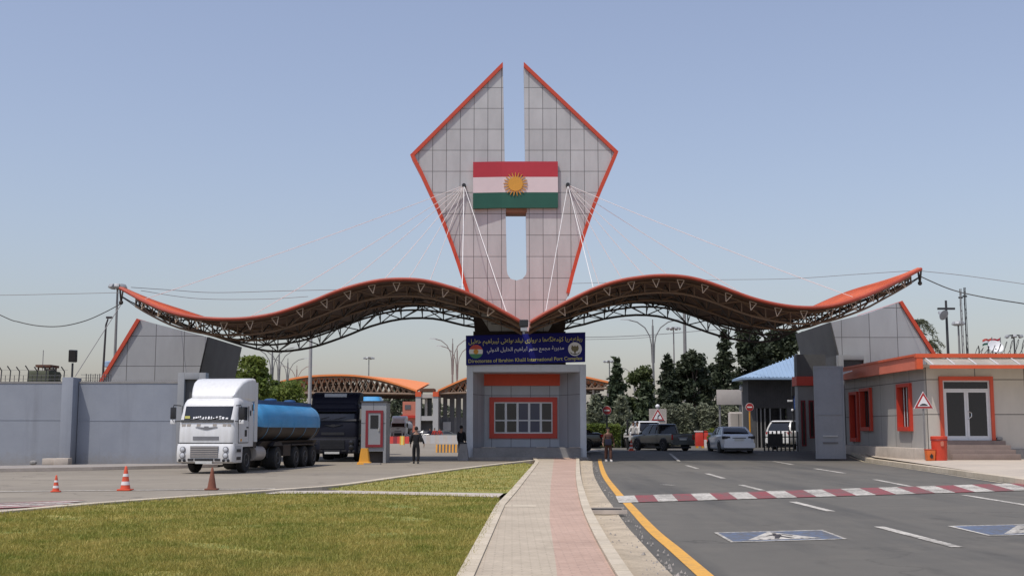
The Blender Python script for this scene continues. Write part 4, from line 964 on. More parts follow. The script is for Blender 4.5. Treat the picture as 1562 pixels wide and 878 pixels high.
wire([at(700, 437, 75), at(880, 432, 80), at(1060, 427, 78), at(1200, 425, 75), at(1310, 418, 70), at(1403, 412, 64)], .016, 'wire_grey', 'thin long wire behind the crest of the right canopy')
wire([at(893, 514, 110), at(940, 513, 112), at(1000, 510, 115), at(1060, 505, 118), at(1110, 501, 120)], .030, 'wire_grey', 'upper of the wires behind the right arch')
wire([at(893, 517.5, 110), at(960, 516, 114), at(1000, 513, 115)], .022, 'wire_grey', 'lower of the wires behind the right arch')

# ================================================================== VEHICLES: TANKER TRUCKS
def wheel(parent, x, y, r, w_, side, m='rim_steel', name='wheel'):
    o = MB().lathe([(r*.55, -w_/2), (r*.93, -w_/2), (r, -w_*.38), (r, w_*.38), (r*.93, w_/2), (r*.55, w_/2)], TX(x, y, r) @ AXX, 24).build(name, 'tyre', parent, smooth=40)
    MB().lathe([(r*.56, 0), (r*.52, .03*side), (r*.3, -.05*side), (r*.2, -.02*side), (r*.02, .02*side)], TX(x+side*(w_/2-.005), y, r) @ AXX, 18).build('rim', m, o, smooth=40)
    return o
def truck(label, cab, tank, under, fair=True, detail=True, tail=11.6, tank_h=1.22, group=None, grill='truck_grey'):
    t = thing('tanker_truck', label, 'truck', group=group)
    secs = [(1.02, -.02, 1.23), (1.15, -.04, 1.24), (1.6, -.03, 1.245), (1.98, .02, 1.245), (2.1, .06, 1.24), (2.62, .27, 1.21), (2.74, .33, 1.19), (2.86, .42, 1.14), (2.95, .60, 1.02), (2.98, .8, .9)]
    MB().loft([rrect(-hw, hw, y0, 2.2, .22, z, 5) for z, y0, hw in secs]).build('cab', cab, t, smooth=35)
    def front(z, e=.012):
        for (a, ya, _), (c, yc, _) in zip(secs, secs[1:]):
            if a <= z <= c: return ya+(yc-ya)*(z-a)/(c-a)-e
        return secs[0][1]-e
    # windscreen, strip of lettering, wipers
    mb = MB(); zs = [2.06, 2.25, 2.45, 2.60]; xs_ = [-1.10, -1.0, -.5, 0, .5, 1.0, 1.10]
    mb.add([(x, front(z)+(.05 if abs(x) > 1.05 else 0), z) for z in zs for x in xs_], [(j*7+i, j*7+i+1, (j+1)*7+i+1, (j+1)*7+i) for j in range(3) for i in range(6)])
    ws = mb.build('windscreen', 'glass_car', t, smooth=60)
    MB().hexa([(-1.14, front(1.98)-.03, 1.98), (1.14, front(1.98)-.03, 1.98), (1.14, front(2.07)-.03, 2.07), (-1.14, front(2.07)-.03, 2.07)], [(-1.14, front(1.98)+.1, 1.98), (1.14, front(1.98)+.1, 1.98), (1.14, front(2.07)+.1, 2.07), (-1.14, front(2.07)+.1, 2.07)]).build('cowl', 'black_plastic', t)
    for x in (-.75, .05): MB().tube((x, front(2.06, .05), 2.06), (x+.55 if x < .6 else x-.35, front(2.2, .04), 2.17), .016, 5).build('wiper', 'black_plastic', t)
    if detail:
        mb = MB(); rr = random.Random(3)
        x = -.62
        while x < .85:
            w0 = rr.uniform(.04, .11); h0 = rr.uniform(.05, .12); mb.hexa([(x, front(2.10, .016), 2.10), (x+w0, front(2.10, .016), 2.10), (x+w0, front(2.10+h0, .016), 2.10+h0), (x, front(2.10+h0, .016), 2.10+h0)], [(x, front(2.10, .02), 2.10), (x+w0, front(2.10, .02), 2.10), (x+w0, front(2.10+h0, .02), 2.10+h0), (x, front(2.10+h0, .02), 2.10+h0)]); x += w0+rr.uniform(.02, .07)
        mb.build('screen_lettering', 'sign_white', ws); MB().bx(-.98, -.76, front(2.12, .024), front(2.12, .016), 2.12, 2.22).build('permit_sticker', 'sign_yellow', ws)
        text_mesh('ELİF', .16, 'truck_grey', 'roof_lettering', t, (.0, front(2.78, .02)-.0, 2.79), .5, (PI/2-.62, 0, 0), .004, .09) if False else None
    # grille slot, emblem wings
    MB().bx(-.56, .56, front(1.36, .02), front(1.36)+.02, 1.29, 1.43).build('grille_slot', grill, t)
    MB().bx(-1.18, 1.18, front(1.18, .012), front(1.18)+.02, 1.155, 1.19).build('panel_gap', 'black_plastic', t)
    mb = MB(); mb.prism_y([(-.48, 1.80), (-.1, 1.78), (-.08, 1.82), (.08, 1.82), (.1, 1.78), (.48, 1.80), (.12, 1.70), (.04, 1.68), (-.04, 1.68), (-.12, 1.70)], front(1.75, .03), front(1.75)+.02); mb.build('emblem', 'truck_grey' if detail else 'black_plastic', t)
    if detail:
        for x in (-.78, -.35, .35, .78, .98, -1.0): MB().box((x, front(1.86, .006), 1.86), (.16, .012, .10)).build('badge', 'tank_silver', t)
    # bumper with lamps and lower grille
    bp = MB().loft([rrect(-hw, hw, y0, .95, .16, z, 5) for z, y0, hw in ((.40, -.10, 1.20), (.46, -.16, 1.24), (.75, -.17, 1.25), (1.06, -.12, 1.25), (1.14, -.08, 1.24))]).build('bumper', cab, t, smooth=35)
    MB().bx(-.60, .60, -.185, -.1, .62, 1.06).build('lower_grille', 'truck_grey' if detail else 'black_plastic', bp)
    mb = MB()
    for i in range(6): mb.bx(-.6, .6, -.20, -.186, .64+i*.07, .665+i*.07)
    mb.build('grille_bars', 'tank_silver' if detail else 'black_plastic', bp)
    MB().bx(-.40, .40, -.19, -.15, .50, .58).build('intake', 'black_plastic', bp)
    for x in (-.58, .58): MB().bx(x-.12, x+.12, -.19, -.15, .50, .58).build('tow_slot', 'black_plastic', bp)
    MB().bx(-.36, .36, -.20, -.17, .385, .485).build('number_plate', 'plate', bp)
    for s in (-1, 1):
        for z, r in ((.93, .115), (.70, .12)):
            hl = MB().lathe([(r, .0), (r, .06), (r*.8, .07)], TX(s*.93, -.14, z) @ AXY, 18).build('headlight', 'truck_grey' if detail else 'black_plastic', t, smooth=40)
            MB().lathe([(r*.82, .066), (r*.5, .085), (.01, .09)], TX(s*.93, -.14, z) @ AXY, 16).build('lens', 'lamp_glass' if detail else 'glass_dark', hl, smooth=50)
            if z < .9: continue
        for dx in (-.1, .1): MB().lathe([(.06, .0), (.06, .05), (.01, .06)], TX(s*.95+dx, -.14, .51) @ AXY, 12).build('fog_lamp', 'black_plastic', t)
        # door, window, handle, stickers
        xd = s*1.252
        dr = MB().bx(xd-s*.02, xd+s*.006, .36, 1.42, 1.20, 2.02).build('door', cab, t)
        for ya, yb_, za, zb_ in ((.335, .36, 1.18, 2.62), (1.42, 1.445, 1.18, 2.62), (.335, 1.445, 1.165, 1.19)): MB().bx(xd-s*.02, xd+s*.004, ya, yb_, za, zb_).build('door_gap', 'black_plastic', dr)
        mb = MB(); pr = [(.36, 2.06), (1.28, 2.06), (1.28, 2.58), (.55, 2.58)]
        mb.prism_x(pr, s*1.235-s*.03, s*1.252); mb.build('window', 'glass_car', dr)
        MB().bx(xd+s*.003, xd+s*.03, 1.18, 1.36, 1.75, 1.80).build('handle', 'black_plastic', dr)
        if detail: MB().bx(xd, xd+s*.010, 1.0, 1.25, 1.42, 1.68).build('door_decal', 'black_plastic', dr); MB().bx(s*1.246, s*1.256, 1.60, 1.70, 2.25, 2.46).build('side_decal', 'black_plastic', t); MB().bx(s*1.246, s*1.256, 1.85, 1.95, 2.45, 2.7).build('side_vent', 'black_plastic', t)
        MB().lathe([(.06, 0), (.06, .02)], TX(xd, .62, 1.28) @ AXX, 10).build('side_marker', 'amber', t)
        st = MB().hexa([(s*1.22, -.05, .42), (s*1.22, .78, .42), (s*1.22, .78, 1.14), (s*1.22, -.05, 1.14)], [(s*1.25, 0, .42), (s*1.25, .78, .42), (s*1.25, .86, 1.14), (s*1.25, 0, 1.14)]).build('step', cab, t)
        for z in (.52, .82): MB().bx(s*1.2, s*1.258, .2, .66, z, z+.12).build('tread', 'black_plastic', st)
        # mirror on a bent arm
        mr = MB().path([(s*1.2, .15, 2.62), (s*1.46, .0, 2.64), (s*1.5, .0, 2.5)], .02, 6).path([(s*1.2, .1, 2.02), (s*1.46, .0, 2.0), (s*1.5, .0, 2.08)], .02, 6).build('mirror_arm', 'black_plastic', t)
        MB().box((s*1.5, .05, 2.33), (.22, .12, .46)).build('mirror', 'black_plastic', mr, bevel=.03); MB().box((s*1.5, .05, 1.99), (.2, .11, .16)).build('lower_mirror', cab if detail else 'black_plastic', mr, bevel=.02)
        wheel(t, s*1.06, 1.38, .50, .30, s)
        mb = MB(); mb.path([(s*1.13, 1.38+.62*math.cos(a), .50+.62*math.sin(a)) for a in [PI*(.02+.96*i/10) for i in range(11)]], .07, 6); mb.build('wheel_arch', 'black_plastic', t, smooth=50)
    if fair:
        MB().loft([rrect_xz(hw, zb, zt, y, r, 5) for y, hw, zb, zt, r in ((.50, .86, 2.86, 2.955, .03), (.62, .96, 2.86, 3.12, .06), (.85, 1.04, 2.86, 3.38, .10), (1.15, 1.12, 2.84, 3.60, .12), (1.5, 1.18, 2.84, 3.71, .13), (1.9, 1.21, 2.8, 3.75, .13), (2.25, 1.22, 2.8, 3.75, .13))]).build('roof_fairing', cab, t, smooth=40)
        for s in (-1, 1): MB().hexa([(s*1.235, 2.16, 1.2), (s*1.235, 2.5, 1.2), (s*1.225, 2.5, 3.6), (s*1.225, 2.22, 3.6)], [(s*1.20, 2.16, 1.2), (s*1.20, 2.5, 1.2), (s*1.18, 2.5, 3.6), (s*1.18, 2.22, 3.6)]).build('side_fairing', cab, t)
    else:
        MB().loft([rrect_xz(hw, zb, zt, y, .08, 3) for y, hw, zb, zt in ((.36, 1.1, 2.62, 2.72), (.5, 1.14, 2.7, 3.0), (.9, 1.18, 2.8, 3.3), (1.5, 1.2, 2.8, 3.42), (2.2, 1.2, 2.8, 3.42))]).build('high_roof', cab, t, smooth=40)
        MB().bx(-.55, .55, .72, .8, 3.13, 3.33).build('roof_light_box', 'lamp_head', t); MB().hexa([(-1.15, .18, 2.56), (1.15, .18, 2.56), (1.15, .02, 2.44), (-1.15, .02, 2.44)], [(-1.15, .22, 2.60), (1.15, .22, 2.60), (1.15, .04, 2.48), (-1.15, .04, 2.48)]).build('sun_visor', cab, t)
    # chassis, tanks, rear axle
    ch = MB().bx(-.45, -.33, .8, 6.4, .62, .88).bx(.33, .45, .8, 6.4, .62, .88).bx(-.4, .4, 1.0, 2.1, .5, 1.0).bx(-.4, .4, 4.6, 5.6, .86, 1.08).build('chassis', 'chassis', t)
    for s in (-1, 1):
        MB().lathe([(.02, 0), (.30, .03), (.30, 1.15), (.02, 1.18)], TX(s*.86, 2.65, .72) @ Matrix.Rotation(-PI/2, 4, 'X'), 18).build('fuel_tank', 'tank_silver' if s > 0 else 'chassis', t, smooth=40)
        MB().bx(s*.75, s*1.18, 2.18, 2.55, .95, 1.55).build('air_tank_box', 'chassis', t)
        wheel(t, s*.95, 5.1, .50, .58, s)
        MB().path([(s*.95, 5.1+.62*math.cos(a), .50+.64*math.sin(a)) for a in [PI*(.0+i/10) for i in range(11)]], .05, 4).hexa([(s*.66, 4.48, 1.0), (s*1.24, 4.48, 1.0), (s*1.24, 5.72, 1.0), (s*.66, 5.72, 1.0)], [(s*.66, 4.7, 1.17), (s*1.24, 4.7, 1.17), (s*1.24, 5.5, 1.17), (s*.66, 5.5, 1.17)]).build('mudguard', 'black_plastic', t)
    # tank: rounded ends, upper walkway rails
    T0, T1 = 3.0, tail; zc = 1.40+tank_h*.5; a = 1.22
    def ell(y, q): return [Vector((a*q*math.copysign(abs(math.cos(u))**.8, math.cos(u)), y, zc+(tank_h*.72)*q*math.copysign(abs(math.sin(u))**.85, math.sin(u)))) for u in [2*PI*i/32 for i in range(32)]]
    rings = [ell(T0, .2), ell(T0+.03, .6), ell(T0+.10, .85), ell(T0+.25, .97), ell(T0+.4, 1.)]+[ell(T0+.4+(T1-T0-.9)*i/6, 1.) for i in range(1, 7)]+[ell(T1-.28, .975), ell(T1-.12, .90), ell(T1-.04, .72), ell(T1, .25)]
    tk = MB().loft(rings).build('tank', tank, t, smooth=50)
    tk.data.materials.append(M[under])             # shade on the lower shell, painted in as a darker colour
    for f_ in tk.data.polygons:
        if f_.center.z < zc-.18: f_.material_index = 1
    for i in range(5):
        y = T0+.9+(T1-T0-1.7)*i/4; MB().loft([ell(y-.03, 1.006), ell(y+.03, 1.006)], False).build('tank_band', tank, tk, smooth=50)
    zt = zc+tank_h*.72
    MB().bx(-.72, -.66, T0+.2, T1-.4, zt-.16, zt+.05).bx(.66, .72, T0+.2, T1-.4, zt-.12, zt+.05).build('walkway_rail', 'tank_deep' if detail else tank, tk)
    for i in range(3):
        y = T0+1.6+(T1-T0-3.2)*i/2; MB().lathe([(.3, 0), (.3, .16), (.22, .2), (.02, .22)], TX(0, y, zt-.02), 14).build('hatch', 'tank_deep' if detail else tank, tk, smooth=40)
    MB().hexa([(-1.1, T0+.5, zc-tank_h*.66), (1.1, T0+.5, zc-tank_h*.66), (1.1, T1-.5, zc-tank_h*.66), (-1.1, T1-.5, zc-tank_h*.66)], [(-.8, T0+.3, .85), (.8, T0+.3, .85), (.8, T1-.3, .85), (-.8, T1-.3, .85)]).build('tank_cradle', under, t)
    ld = MB()
    for x in (.55, .95): ld.tube((x, T0-.12, 1.0), (x, T0-.12, zt+.1), .025, 5)
    for i in range(7): ld.tube((.55, T0-.12, 1.1+i*.28), (.95, T0-.12, 1.1+i*.28), .02, 5)
    ld.build('ladder', 'tank_deep' if detail else 'chassis', t)
    for s in (-1, 1):
        for y in (tail-3.9, tail-2.6, tail-1.3): wheel(t, s*.95, y, .48, .5, s)
        MB().bx(s*.66, s*1.2, tail-4.5, tail-.7, 1.0, 1.05).build('trailer_mudguard', 'chassis', t)
        MB().bx(s*.9, s*1.16, 6.0, 7.0, .55, 1.05).build('tool_box', under, t); MB().bx(s*.55, s*.66, 6.2-.5, 6.32-.5, .2, .9).build('landing_leg', 'chassis', t)
    MB().bx(-1.2, 1.2, tail-.35, tail-.25, .55, .75).build('rear_bumper', 'chassis', t)
    return t
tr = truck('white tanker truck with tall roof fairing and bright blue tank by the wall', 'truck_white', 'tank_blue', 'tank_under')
p = gp(313, 721.5); tr.location = (p.x+.05, p.y-.2, 0); tr.rotation_euler = (0, 0, R(-7.8)); tr.scale = (.86, .92, .92)
tr2 = truck('dark navy tanker truck in shade beside the grey kiosk', 'truck_navy', 'tank_silver', 'chassis', False, False, 11.6, 1.1, grill='black_plastic')
p = at(507, 700, 58.2); tr2.location = (p.x, p.y, 0); tr2.rotation_euler = (0, 0, R(0)); tr2.scale = (1.0, 1.0, 1.0)
tr3 = truck('distant white truck facing the gate beyond the kiosk', 'truck_white', 'far_grey', 'chassis', True, False, 9, 1.3)
p = at(607, 660, 190); tr3.location = (p.x, 190, 0); tr3.rotation_euler = (0, 0, R(-3))

# ================================================================== KIOSK, CONES, BARRIERS
KY = 56
kx0, kx1 = at(551, 650, KY).x, at(588, 650, KY).x; kc = (kx0+kx1)/2; kh = (kx1-kx0)/2
k_ = thing('kiosk', 'small grey panelled kiosk with red framed door beside the navy truck', 'kiosk', (kc, KY, 0)); kz = lambda py: at(781, py, KY).z
MB().bx(-kh, kh+.03, 0, 1.8, .55, kz(613)).bx(-kh+.0, -kh+.08, 0, 1.8, 0, .55).bx(kh-.1, kh+.03, 0, 1.8, 0, .55).build('wall', 'kiosk_grey', k_); MB().bx(-kh-.05, kh+.08, -.06, 1.86, kz(613)+.003, kz(611)).build('roof', 'chassis', k_)
MB().bx(-kh+.08, kh-.1, .3, 1.7, 0, .55).build('under_box', 'chassis', k_)
mb = MB(); mb.bx(-kh, kh, -.006, 0, kz(645)-.012, kz(645)+.012).bx(-.012, .012, -.006, 0, kz(626), kz(613)); mb.build('panel_joint', 'far_dark', k_)
dx0, dx1 = at(558, 640, KY).x-kc, at(584.5, 640, KY).x-kc; dz0, dz1 = kz(681.5), kz(625.5); w0 = .12
d_ = MB().bx(dx0, dx0+w0, -.06, -.002, dz0, dz1).bx(dx1-w0, dx1, -.06, -.002, dz0, dz1).bx(dx0+w0, dx1-w0, -.06, -.002, dz1-w0, dz1).bx(dx0+w0, dx1-w0, -.06, -.002, dz0, dz0+w0).build('door_frame', 'kiosk_red', k_)
dr = MB().bx(dx0+w0, dx1-w0, -.04, -.003, dz0+w0, dz1-w0).build('door', 'kiosk_grey', k_)
MB().bx(dx0+w0+.1, dx1-w0-.1, -.05, -.041, dz0+w0+.75, dz1-w0-.1).build('pane', 'glass_dark', dr); MB().bx(dx1-w0-.1, dx1-w0-.05, -.08, -.041, dz0+.75, dz0+.9).build('handle', 'chrome', dr)
t = thing('crash_post', 'tapered yellow crash post standing at the corner of the kiosk', 'bollard', at(556, 709, 54) - Vector((0, 0, at(556, 709, 54).z)))
MB().loft([rrect(-.33, .33, -.3, .3, .1, 0), rrect(-.30, .30, -.28, .28, .1, .1), rrect(-.24, .24, -.22, .22, .08, .12), rrect(-.16, .16, -.16, .16, .06, .72)]).build('body', 'amber', t, smooth=35); MB().bx(.0, .75, -.3, .1, -.01, .06).build('base_plate', 'concrete', t)
def cone(px, yb, ytop, label, rust=False):
    p = gp(px, yb); h = (yb-ytop)*p.y/FPX; t = thing('traffic_cone', label, 'cone', (p.x, p.y, 0), random.random()*.5, 'traffic cones along the left road')
    s = h/.7; R_ = lambda z: (.15-(.118)*(z/.68))*s
    cp = 'cone_rust' if rust else 'cone_orange'
    MB().lathe([(R_(.04), .04*s), (R_(.22), .22*s), (R_(.4), .4*s), (R_(.55), .55*s), (R_(.68), .68*s), (.012*s, .7*s)], Matrix.Identity(4), 20).build('cone', cp, t, smooth=50)
    MB().loft([rrect(-.2*s, .2*s, -.2*s, .2*s, .05*s, z) for z in (0, .045*s)]).build('base', cp, t, bevel=.006)
    for a, c in (((.16, .26), (.40, .48)) if not rust else ()): MB().lathe([((R_(a)+.004), a*s), ((R_(c)+.004), c*s)], Matrix.Identity(4), 20, False).build('reflective_band', 'cone_white', t, smooth=50)
    return t
cone(85, 749.5, 724.5, 'red and white traffic cone, leftmost on the left road'); cone(191, 747.5, 711, 'tall red and white traffic cone between the two other cones'); cone(323, 746.5, 713, 'rusty brown traffic cone in front of the white truck', True)
cn = cone(963, 690, 675, 'small orange cone by the barrier arm behind the booth')
cn.location = (*at(963, 688, 68).xy, gz(9, 68)); cn.scale = (.95,)*3; cn['group'] = 'cones by the barrier'
# tapered concrete foot beside the booth
t = thing('concrete_bollard', 'tapered grey concrete bollard at the left foot of the booth', 'bollard', (at(706.5, 690, 60.6).x, 60.6, 0))
MB().loft([rrect(-.28, .28, -.25, .25, .05, 0), rrect(-.24, .24, -.2, .2, .05, .5), rrect(-.17, .17, -.15, .15, .05, .85)]).build('foot', 'concrete_grey', t, smooth=35); MB().loft([rrect(-.20, .20, -.17, .17, .04, .853), rrect(-.16, .16, -.13, .13, .04, .92)]).build('cap', 'black_plastic', t, smooth=35)
# distant lane barriers
def barrier(px0, px1, yb, h, m1, m2, n, label, name='lane_barrier'):
    a = gp(px0, yb); c = gp(px1, yb); t = thing(name, label, 'barrier', ((a.x+c.x)/2, a.y, 0), 0, 'lane barriers inside the gate'); L_ = c.x-a.x
    for i in range(n):
        x = -L_/2+L_*i/n; MB().hexa([(x, -.3, 0), (x+L_/n, -.3, 0), (x+L_/n, .3, 0), (x, .3, 0)], [(x, -.12, h), (x+L_/n, -.12, h), (x+L_/n, .12, h), (x, .12, h)]).build('block', m1 if i % 2 == 0 else m2, t)
    return t
barrier(665, 702, 689.5, .55, 'amber', 'far_dark', 15, 'low yellow and black striped barrier on the inner yard')
barrier(644, 702, 676, .95, 'far_grey', 'far_concrete', 9, 'pale grey concrete barrier row on the inner yard')
t = barrier(594, 624, 676, .8, 'barrier_red', 'kiosk_red', 5, 'red barrier row in front of the distant white truck'); 
t = barrier(610, 617, 678, .9, 'amber', 'sign_yellow', 3, 'short yellow barrier block beside the red barrier row')

# ================================================================== SECOND GATE (customs canopies) FAR BEHIND
CY = 165
cg = thing('customs_gate', 'distant arched orange customs canopies on grey columned building', 'building', (at(651, 640, CY).x, CY, 0))
def cgx(px, py, Y=CY): p = at(px, py, Y); return (p.x, p.z)
def arch(top, bot, name, Y0=CY, dep=26, tilt=0):
    tp = [cgx(x, y) for x, y in top]; bt = [cgx(x, y) for x, y in bot]
    tp = [(p.x, p.y) for p in catmull([Vector((*p, 0)) for p in tp], 4)]
    mb = MB(); v = []
    for x, z in tp: u = (x-tp[0][0])/(tp[-1][0]-tp[0][0]); v += [(x, Y0, z), (x+(.8*dep*.0), Y0+dep, z+tilt*u*u)]
    mb.add(v, [(2*i, 2*i+1, 2*i+3, 2*i+2) for i in range(len(tp)-1)]); o = len(mb.v)
    mb.add([(x, y, z-.25) for x, y, z in v], [(2*i, 2*i+2, 2*i+3, 2*i+1) for i in range(len(tp)-1)]); mb.f += [(2*i, 2*i+2, o+2*i+2, o+2*i) for i in range(len(tp)-1)]
    mb.build(name, 'far_orange', cg, world=True, smooth=50)
    # front truss: lower chord, verticals and diagonals, and the dark soffit behind it
    bx_ = [b_[0] for b_ in bt]; bz = lambda x: float(np.interp(x, bx_, [b_[1] for b_ in bt])); tz = lambda x: float(np.interp(x, [q[0] for q in tp], [q[1] for q in tp]))
    mb = MB(); X0, X1 = bx_[0], bx_[-1]; n = 26; pts = [(X0+(X1-X0)*i/n) for i in range(n+1)]
    mb.path([(x, Y0+.3, bz(x)) for x in pts], .16, 5); mb.path([(x, Y0+.3, tz(x)-.35) for x in pts], .16, 5)
    for i in range(n): a, c = pts[i], pts[i+1]; mb.tube((a, Y0+.3, bz(a)), (c, Y0+.3, tz(c)-.3), .11, 4); mb.tube((c, Y0+.3, bz(c)), (a, Y0+.3, tz(a)-.3), .11, 4)
    mb.build('truss', 'steel_brown', cg, world=True)
    for Yk in (8, 16, 24):
        mb = MB()
        for i in range(n): a, c = pts[i], pts[i+1]; mb.tube((a, Y0+Yk, bz(a)), (c, Y0+Yk, tz(c)-.3), .13, 4); mb.tube((c, Y0+Yk, bz(c)), (a, Y0+Yk, tz(a)-.3), .13, 4); mb.tube((a, Y0+Yk, bz(a)), (c, Y0+Yk, bz(c)), .16, 4)
        mb.build('truss', 'steel_dark', cg, world=True)
arch([(405, 590), (430, 580), (460, 573.5), (500, 570.5), (540, 571), (575, 576), (605, 584), (636, 594.5)], [(405, 599), (460, 599), (540, 599), (637, 600.5)], 'roof_vault', tilt=2.0)
arch([(668, 594), (690, 584), (715, 574), (745, 569), (800, 568), (850, 569.5), (890, 573), (928, 581)], [(667, 600), (720, 598), (800, 593), (928, 592)], 'roof_vault')
def cbx(mb, x0, x1, y0, y1, Y, d): a = at(x0, 600, Y).x; c = at(x1, 600, Y).x; mb.bx(a, c, Y, Y+d, max(-.02, at(781, y1, Y).z), at(781, y0, Y).z); return mb
cbx(cbx(cbx(MB(), 634, 642, 604.5, 672, CY-.5, 3), 660.5, 668.5, 604.5, 672, CY-.5, 3), 642, 660.5, 634, 641, CY-.4, 2).build('column', 'far_grey', cg, world=True)
cbx(cbx(MB(), 633.5, 642.3, 597, 604.4, CY-.6, 3.2), 660.2, 669, 597, 604.4, CY-.6, 3.2).build('column_cap', 'orange', cg, world=True)
cbx(MB(), 642, 660.5, 601, 606.5, CY-.4, 1).build('lintel', 'far_concrete', cg, world=True); cbx(MB(), 648, 652, 606.5, 634, CY+.4, .5).build('mullion', 'far_concrete', cg, world=True)
cbx(MB(), 652, 659, 606, 634, CY+1, .2).build('pane', 'glass_dark', cg, world=True); cbx(MB(), 642, 648, 622, 634, CY+1, .2).build('balustrade', 'olive', cg, world=True)
cbx(MB(), 643, 660, 641.3, 671, CY+1, .3).build('entrance', 'far_dark', cg, world=True)
cbx(MB(), 640, 662, 592, 596.5, CY-.3, 4).build('attic', 'soffit', cg, world=True)
for a, c in ((668.5, 672), (676, 682), (686, 693), (697, 703), (706, 713)): cbx(MB(), a, c, 598, 671, CY+3, 1).build('hall_pier', 'far_dark', cg, world=True)
cbx(MB(), 668.5, 713, 636, 671, CY+3.2, .5).build('hall_wall', 'pole', cg, world=True); cbx(MB(), 668, 713, 598, 606, CY+3.1, .6).build('hall_lintel', 'far_dark', cg, world=True)
cbx(MB(), 676, 688, 643, 656, CY+2.6, .2).build('notice_board', 'far_grey', cg, world=True)
for px in (928, 905, 410): cbx(MB(), px-1.5, px+1.5, 592 if px > 700 else 599, 672, CY+2, 1).build('column', 'far_grey', cg, world=True)
t = thing('salmon_building', 'distant salmon coloured house with red band left of the customs gate', 'building', (at(625, 640, 215).x, 215, 0))
mb = MB(); x0, x1 = at(614, 640, 215).x-t.location.x, at(634, 640, 215).x-t.location.x; zz2 = lambda y: at(781, y, 215).z
mb.bx(x0, x1, 0, 6, 0, zz2(612)).build('wall', 'far_salmon', t); MB().bx(x0-.3, x1, -.5, 6, zz2(637), zz2(633)).build('awning', 'barrier_red', t); MB().bx(x0+1.0, x1-.6, -.1, 0, 0, zz2(642)).build('entrance', 'far_dark', t); MB().bx(x0+.4, x1-.9, -.08, .0, zz2(624), zz2(617)).build('window', 'far_dark', t)
t = thing('blue_hoarding', 'bright blue tarpaulin over a load behind the navy truck', 'hoarding', (at(568, 640, 75).x, 75, 0)); hx = (at(583, 640, 75).x-at(553, 640, 75).x)/2
mb = MB(); zz3 = lambda y: at(781, y, 75).z; mb.loft([rrect(-hx, hx, -1, 1.2, .3, z) for z in (zz3(630), zz3(612))]+[rrect(-hx*.85, hx*.8, -.7, .9, .3, zz3(605))]).build('tarpaulin', 'tank_blue', t, smooth=35); MB().bx(-hx*.9, hx*.9, -.8, 1, 0, zz3(630)).build('load', 'chassis', t)

# ================================================================== STREET LAMPS WITH TWO ARCHED ARMS
def lamp_proto():
    t = thing('street_lamp', 'x', 'street lamp', (0, 0, 0), 0, 'double armed street lamps inside the gate')
    MB().tube((0, 0, 0), (0, 0, 11.2), .17, 8, .09).build('post', 'pole', t, smooth=50)
    for s in (-1, 1):
        ar = MB().path([(s*.10, 0, 7.6), (s*.16, 0, 9.4), (s*.3, 0, 10.2), (s*.75, 0, 11.0), (s*1.5, 0, 11.55), (s*2.3, 0, 11.75)], .055, 6).build('arm', 'pole', t, smooth=60)
        MB().hexa([(s*2.2, -.1, 11.72), (s*3.1, -.1, 11.78), (s*3.1, .1, 11.78), (s*2.2, .1, 11.72)], [(s*2.2, -.07, 11.82), (s*3.1, -.05, 11.84), (s*3.1, .05, 11.84), (s*2.2, .07, 11.82)]).build('lamp_head', 'lamp_head', ar)
    MB().tube((0, 0, 11), (0, 0, 11.8), .05, 6).build('finial', 'pole', t); MB().bx(-.2, .2, -.06, .06, 9.3, 9.4).build('collar', 'pole', t)
    return t
lp = lamp_proto(); lamps = ((997, 487, 112, 'double armed street lamp rising clear above the conifers'), (968, 560, 190, 'smaller double armed street lamp half lost in the trees'), (690, 516, 172, 'double armed street lamp just left of the booth'), (697, 527, 190, 'second double armed street lamp left of the booth, a little behind'),
    (414, 529, 100, 'double armed street lamp nearest the left pylon'), (424.5, 533, 122, 'double armed street lamp, second from the left pylon'), (438, 546, 145, 'double armed street lamp, third from the left pylon'), (452, 557, 172, 'double armed street lamp, farthest of the row by the left pylon'))
for i, (px, yt, Y, lab) in enumerate(lamps):
    p = at(px, 600, Y); zt = at(781, yt, Y).z; o = lp if i == 0 else dup(lp, (0, 0, 0)); zb = gz(p.x, Y) if p.x > 3 else 0
    o.location = (p.x, Y, zb); s = (zt-zb)/11.8; o.scale = (max(.8, min(1.1, s)), 1, s); o['label'] = lab
# ================================================================== RIGHT OFFICE
OY = 53.0
ox = at(1415, 650, OY).x; oz = .27
off = thing('office_building', 'flat roofed beige office with orange fascia and tall orange framed door', 'building', (ox, OY, oz))
oX = lambda px, Y=OY: at(px, 640, Y).x-ox
oZ = lambda py, Y=OY: at(1450, py, Y).z-oz
ozt = oZ(560)
ob = lambda mb, n, m, p=off, **k: mb.build(n, m, p, **k)
# front and side walls with the door opening cut out
dx0, dx1 = oX(1434.5), oX(1515.5); dzt = oZ(574.5); dzb = oZ(671)
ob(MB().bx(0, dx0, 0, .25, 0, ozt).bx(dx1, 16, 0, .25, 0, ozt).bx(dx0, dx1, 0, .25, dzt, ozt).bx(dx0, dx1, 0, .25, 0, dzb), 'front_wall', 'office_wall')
sideY = lambda px, py=640: ox*FPX/(px-781)*1.0/ (1/ math.cos(TH)) if False else None
def sy(px):                                        # depth along the side wall seen at pixel column px (eye level)
    lo_, hi_ = 50., 75.
    for _ in range(40):
        m_ = (lo_+hi_)/2
        d = Vector((ox, m_, 2.5-H)); q = 781+FPX*d.x/(d.y*math.cos(TH)+d.z*math.sin(TH))
        if q > px: lo_ = m_
        else: hi_ = m_
    return m_-OY
ye = sy(1290)
wins = [(sy(1392), sy(1372)), (sy(1331), sy(1315))]; doorS = (sy(1311), sy(1299))
mb = MB(); edges = [.25]; wz0, wz1 = 1.32, 3.38
